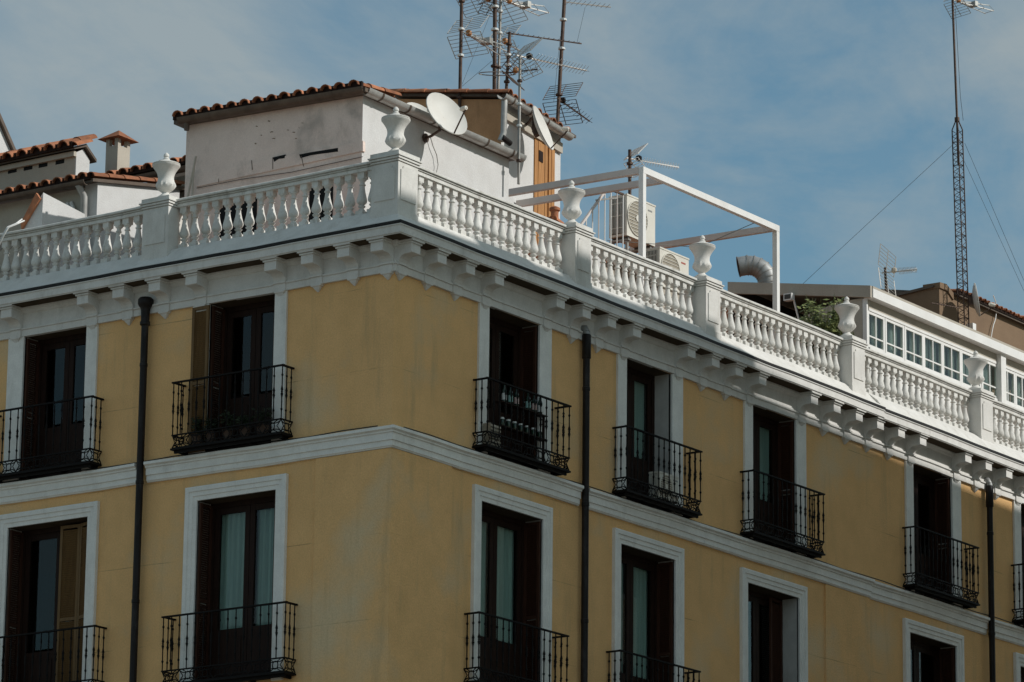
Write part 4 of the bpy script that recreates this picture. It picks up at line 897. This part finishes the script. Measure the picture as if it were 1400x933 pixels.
part('raised_corner', MB().prism([(c1.x-.02,pk-.03),(c1.x+.30,pk-.03),(c1.x+.52,pk-.16),(c1.x+.52,pk-.02),(c1.x+.24,pk+.10),(c1.x-.02,pk+.08)], lambda p, t: (p[0],t,p[1]), KB-.03, KB+.35), 'brown_far', bh)
lm0 = at_y(1318,452,KB-.3); lm1 = at_y(1308.5,165,KB-.3); lmt = at_y(1302,-8,KB-.3)
lm = thing('lattice_mast', tuple(lm0), 'tall slim steel lattice mast behind the sunroom', 'mast')
ax = (lm1-lm0); La = ax.length; ax.normalize(); s1 = CR - ax*CR.dot(ax); s1.normalize(); s2 = ax.cross(s1)
base_ = lm0 - ax*2.0
cor = [s1*.10+s2*.02, s1*-.10+s2*.04, s2*-.11]
for c in cor: part('leg', MB().tube([base_+c, lm0+ax*(La-.18)+c, lm1+c*.25], .013, 5), 'mast_dark', lm)
rg_ = MB(); n = 17
for i in range(n):
    p = lm0 + ax*((La-.2)*i/n); q = lm0 + ax*((La-.2)*(i+1)/n)
    for k in range(3):
        a, b_ = cor[k], cor[(k+1) % 3]; rg_.tube([p+a, p+b_], .006, 4); m_ = (p+q)/2; rg_.tube([p+a, m_+b_], .006, 4); rg_.tube([m_+b_, q+a], .006, 4)
part('bracing', rg_, 'mast_dark', lm)
part('top_pole', MB().tube([lm1-ax*.9, lm1, lmt], .024, 8), 'mast_dark', lm, smooth=True)
part('collar', MB().tube([lm1-ax*.02, lm1+ax*.06], .05, 8), 'mast_dark', lm)
part('coax', MB().tube([lmt+s1*.05-ax*.3, lm1+s1*.08+ax*.5, lm1+s1*.12], .005, 4), 'cable_dark', lm)
for xa, ya, xb, yb, ky, rr in ((1305,196,1098,388,9.0,.0038),(1319,196,1412,412,9.0,.0038),(1318,220,1410,420,8.0,.0035)):
    pa = at_y(xa,ya,KB-.3); pb = at_y(xb,yb,KB+ (ky-KB)*.3); part('guy_wire', MB().tube([pa,pb], rr, 4), 'cable_dark', lm)
a = lmt - ax*.12; aerial('grid aerial with pale fan boom at the top of the lattice mast', a, tip(a,1353,17), 'corner', w=.50, h=.34, nd=3, tripleboom=True)
dp = at_y(1336,410,KB-.5); dish('white satellite dish seen edge-on against the brown house', dp, (.50,-.84,.14), .31, None)
ab = at_y(1212,404,2.9); mast('short mast carrying an aerial above the sunroom roof', (1210,366), (1212,408), 2.9, .024, 'mast_dark', group=None, clamps=False)
aa = at_y(1210,373,2.9); aerial('pale grid aerial with long rod boom above the sunroom roof', aa, tip(aa,1254,369), 'corner', w=.95, h=.38, nd=14, dl=.12, mat='alu', body='beige', open_=.12)
# ------------------------------------------------------------------ older roofs on the shaded side
hs = thing('tiled_roof_house', (3.0,9.2,TZ), 'old roof storey with terracotta tiles, dark gutter and white sunlit side wall', 'roof house')
kx = 1.55; cA = at_x(134,243,kx); yA = cA.y; zA = cA.z
part('wall', MB().box(kx,kx+.25,yA+.252,yA+5.4,TZ,zA-.12), 'beige', hs)
wr = at_y(243,253,yA)
part('side_wall', MB().prism([(kx,TZ),(wr.x+.05,TZ),(wr.x+.05,wr.z),(kx,zA-.03)], lambda p, t: (p[0],t,p[1]), yA, yA+.25), 'block_white', hs)
slp = (wr.z-zA)/(wr.x-kx)
rf3 = part('roof', MB().prism([(kx-.18,zA-.08-.18*slp),(kx-.18,zA-.03-.18*slp),(wr.x+1,zA-.03+slp*(wr.x+1-kx)),(wr.x+1,zA-.08+slp*(wr.x+1-kx))], lambda p, t: (p[0],t,p[1]), yA-.06, yA+5.4), 'zinc_brown', hs)
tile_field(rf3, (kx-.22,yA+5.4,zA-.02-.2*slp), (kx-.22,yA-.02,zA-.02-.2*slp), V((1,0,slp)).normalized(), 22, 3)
for k in range(6): inst('verge_tile', TM, 'terracotta', rf3, basis(V((kx-.2+.36*k,yA-.02,zA-.0+slp*(.36*k-.2))), V((0,-1,0)), V((1,0,slp)).normalized(), V((-slp,0,1)).normalized()))
gutter('gutter', (kx-.24,yA+5.4,zA-.10), (kx-.24,yA+.02,zA-.10), .07, 'zinc_brown', hs, 6)
part('rain_pipe', MB().tube([(kx-.24,yA+.18,zA-.14),(kx-.10,yA+.18,zA-.30),(kx-.06,yA+.18,TZ)], .055, 10), 'zinc', hs, smooth=True, ang=70)
for k in range(3): part('white_pipe', MB().tube([(kx-.05,yA+.42+.08*k,TZ),(kx-.05,yA+.42+.08*k,zA-.45),(kx-.02,yA+.50+.08*k,zA-.32)], .03, 8), 'cable_white', hs, smooth=True)
# upper storey with vent slots
k2 = 2.6; u0 = at_x(102,240,k2); u1 = at_x(-40,262,k2); zt2 = at_x(102,209,k2).z; zb2 = u0.z-.6
us = thing('vented_attic', (k2+.6,u0.y+1,zb2), 'beige attic wall with a row of small square vents and tiled roof', 'attic')
part('wall', MB().box(k2,k2+.2,u0.y,u1.y+1.2,zb2,zt2), 'beige', us)
se = at_y(121,225,u0.y).x
part('side_wall', MB().prism([(k2,zb2),(se,zb2),(se,zt2-.05),((k2+se)/2,zt2+.09),(k2,zt2)], lambda p, t: (p[0],t,p[1]), u0.y-.02, u0.y-.0005), 'block_white', us)
for px in (17,38.5,59,82): 
    a = at_x(px-6,238-(px-17)*.19,k2); b_ = at_x(px+6,230-(px-17)*.19,k2); part('vent_slot', MB().box(k2-.004,k2+.05,b_.y,a.y,a.z,b_.z), 'black', us)
part('cornice', MB().box(k2-.06,k2,u0.y-.02,u1.y+1.2,zt2-.07,zt2+.01), 'beige', us)
rf4 = part('roof', MB().prism([(k2-.12,zt2+.012),(k2-.12,zt2+.05),((k2+se)/2,zt2+.17),(se+.1,zt2-.02),(se+.1,zt2-.07),((k2+se)/2,zt2+.12)], lambda p, t: (p[0],t,p[1]), u0.y-.08, u1.y+1.2), 'zinc_brown', us)
um_ = V(((se-k2)/2+.12,0,.12)).normalized(); tile_field(rf4, (k2-.16,u1.y+1.2,zt2+.055), (k2-.16,u0.y-.06,zt2+.055), um_, 12, 2)
inst('verge_tile', TM, 'terracotta', rf4, basis(V((k2-.12,u0.y-.06,zt2+.06)), V((0,-1,0)), um_, V((-um_.z,0,um_.x))))
# chimney with tiled cap
ck = 4.2; ch0 = at_x(165,222,ck); cz = at_x(165,197,ck).z
chm = thing('chimney', (ck,ch0.y,ch0.z-.6), 'small plastered chimney with pyramid terracotta cap', 'chimney')
part('shaft', MB().box(ck-.14,ck+.16,ch0.y-.05,ch0.y+.20,ch0.z-.8,cz-.06), 'beige', chm)
for dx, dy in ((-.14,-.05),(-.14,.13),(.09,-.05),(.09,.13)): part('cap_post', MB().box(ck+dx,ck+dx+.07,ch0.y+dy,ch0.y+dy+.07,cz-.0595,cz+.06), 'beige', chm)
part('cap', MB().add([(ck-.24,ch0.y-.15,cz+.06),(ck+.26,ch0.y-.15,cz+.06),(ck+.26,ch0.y+.30,cz+.06),(ck-.24,ch0.y+.30,cz+.06),(ck+.01,ch0.y+.07,cz+.24)], [(0,3,2,1),(0,1,4),(1,2,4),(2,3,4),(3,0,4)]), 'terracotta', chm)
# rear tiled roof between chimney and the rooftop room
rr_ = thing('rear_tiled_roof', (4.6,7.4,TZ), 'dark shaded terracotta roof and gutter between the chimney and the rooftop room', 'roof')
rx = 3.6; r0 = at_x(182,222,rx); r1 = at_x(268,212,rx)
y0_, y1_ = r1.y-.4, r0.y+.9
part('wall', MB().box(rx+.1,rx+.3,y0_,y1_,TZ,r0.z-.35), 'beige', rr_)
rf5 = part('roof', MB().prism([(rx-.15,r0.z-.30),(rx-.15,r0.z-.25),(rx+1.6,r0.z+.28),(rx+1.6,r0.z+.22)], lambda p, t: (p[0],t,p[1]), y0_, y1_), 'zinc_brown', rr_)
tile_field(rf5, (rx-.2,y1_,r0.z-.25), (rx-.2,y0_,r0.z-.25), V((1.75,0,.53)).normalized(), int((y1_-y0_)/.24), 4)
gutter('gutter', (rx-.22,y1_,r0.z-.34), (rx-.22,y0_,r0.z-.34), .075, 'zinc_brown', rr_, 4)
# sloping white parapet with terracotta coping, gable at the far edge, cables
kp = .40; s0 = at_x(58,263,kp); sp = thing('sloped_parapet', (kp+.4,s0.y,TZ), 'white sloping parapet wall with terracotta coping behind the shaded balusters', 'wall')
p2 = at_y(116,293,s0.y); zbot = at_x(30,306,kp).z
yb_ = at_x(30,306,kp).y
part('wall', MB().loft([[V((kp,s0.y,TZ)),V((p2.x+.1,s0.y,TZ)),V((p2.x,s0.y,p2.z)),V((kp+.02,s0.y,s0.z))],[V((kp,yb_,TZ)),V((p2.x+.1,yb_,TZ)),V((p2.x,yb_,p2.z-.5)),V((kp+.02,yb_,zbot))]]), 'block_white', sp)
part('coping', MB().loft([[V((kp-.03,s0.y+.02,s0.z-.10)),V((kp+.01,s0.y+.02,s0.z-.10)),V((kp+.01,s0.y+.1,s0.z+.0)),V((kp-.03,s0.y+.1,s0.z+.0))],[V((kp-.03,yb_-.02,zbot-.1)),V((kp+.01,yb_-.02,zbot-.1)),V((kp+.01,yb_,zbot+.0)),V((kp-.03,yb_,zbot+.0))]]), 'terracotta', sp)
gk = 4.0; g0 = at_x(14,205,gk); yG = g0.y+.3; gp0 = at_y(0,172,yG); gp1 = at_y(15,207,yG); gs = (gp0.z-gp1.z)/(gp1.x-gp0.x)
gb_ = thing('white_gable', (gp0.x,yG+1,TZ), 'white gable wall with dark verge behind the vented attic', 'gable')
part('wall', MB().prism([(gp0.x-.5,TZ),(gp1.x+.2,TZ),(gp1.x+.2,gp1.z-.2*gs),(gp0.x-.5,gp0.z+.5*gs)], lambda p, t: (p[0],t,p[1]), yG, yG+2.2), 'block_white', gb_)
part('verge', MB().bar((gp0.x-.5,yG-.03,gp0.z+.5*gs+.03),(gp1.x+.22,yG-.03,gp1.z-.2*gs+.03),.07,.06), 'zinc_brown', gb_)
cb = thing('loose_cables', (-.1,7.3,3.4), 'white loose cables hanging over the shaded balustrade rail', 'cable')
for k in range(2):
    c_ = [at_x(30+3*k,300+2*k,.3), at_x(22+2*k,306,.0), at_x(10+2*k,311,-.12), at_x(4+k,322,-.16), at_x(-2,334+3*k,-.12)]
    part('cable', MB().tube(c_, .012, 6), 'cable_white', cb, smooth=True)
cc = thing('pipe_pair', (1.2,5.4,TZ), 'two thin leaning pipes against the end of the peeling wall', 'pipe')
for k in range(2):
    a = at_x(268-3*k,214+14*k,1.25); b_ = at_x(257+6*k,268,1.2); part('pipe', MB().tube([a,b_,V((b_.x,b_.y,TZ))], .016, 6), 'beige', cc)

for k in range(6):
    y = .75+k*.56; pt = inst('planter_trough', cached('trough', lambda: MB().loft([[(-.09,-.25,0),(.09,-.25,0),(.09,.25,0),(-.09,.25,0)],[(-.11,-.26,.16),(.11,-.26,.16),(.11,.26,.16),(-.11,.26,.16)],[(-.09,-.24,.16),(.09,-.24,.16),(.09,.24,.16),(-.09,.24,.16)],[(-.08,-.23,.10),(.08,-.23,.10),(.08,.23,.10),(-.08,.23,.10)]])), 'terracotta', None, T(.42,y,TZ), 'terracotta planter trough behind the shaded balusters', 'planter', 'planter troughs behind the shaded balusters')

# loose cables and small fixings on the roofs
kc = thing('dish_cable', tuple(at_y(1363,418,KB-.25)), 'white cable hanging down the brown house wall below the dish', 'cable')
part('cable', MB().tube([at_y(x_, y_, KB-.06) for x_, y_ in ((1358,404),(1361,412),(1363,422),(1361,436),(1358,445),(1356,455),(1354,470))], .012, 6), 'cable_white', kc, smooth=True)
bx_ = at_y(1331,452,KB-.12); part('junction_box', MB().box(bx_.x-.06,bx_.x+.07,KB-.14,KB-.002,bx_.z-.25,bx_.z+.14), 'paint_white', None, label='small white box on the brown house wall beside the lattice mast', cat='box')
aw = at_y(1277,415,KB-.25); aerial('dark rod aerial lying low against the brown house wall', aw, tip(aw,1311,421), 'yagi', nd=9, dl=.09, mat='mast_dark')
cw_ = thing('wall_cable', (3.0,1.86,5.2), 'thin grey cable hanging from the large dish along the white wall', 'cable')
part('cable', MB().tube([at_y(x_, y_, 1.86) for x_, y_ in ((588,186),(592,200),(597,212),(599,226),(596,240))], .007, 5), 'mast_grey', cw_)
fc_ = thing('facade_cable', (8,-.02,.33), 'thin dark cable clipped along the top of the string course', 'cable')
part('cable', MB().tube([FP('R', .2+i_*.62, .06, .318+.010*math.sin(i_*1.9)) for i_ in range(36)], .009, 5), 'cable_dark', fc_)
fl_ = thing('facade_cable', (-.02,4,.33), 'thin dark cable along the string course of the shaded facade', 'cable')
part('cable', MB().tube([FP('L', .2+i_*.6, .06, .318+.010*math.sin(i_*2.3)) for i_ in range(24)], .009, 5), 'cable_dark', fl_)

hz = thing('drain_hoses', (acp.x+.6,2.1,4.9), 'grey insulated hoses dropping from the large air conditioner', 'hose')
for k in range(2): part('hose', MB().tube([(acp.x+.80,2.10+.07*k,5.62),(acp.x+.90,2.10+.07*k,5.60),(acp.x+.94,2.12+.07*k,5.45),(acp.x+.93,2.14+.07*k,5.05),(acp.x+.95,2.2+.07*k,4.90)], .022, 8), 'mast_grey' if k else 'ac_dark', hz, smooth=True)
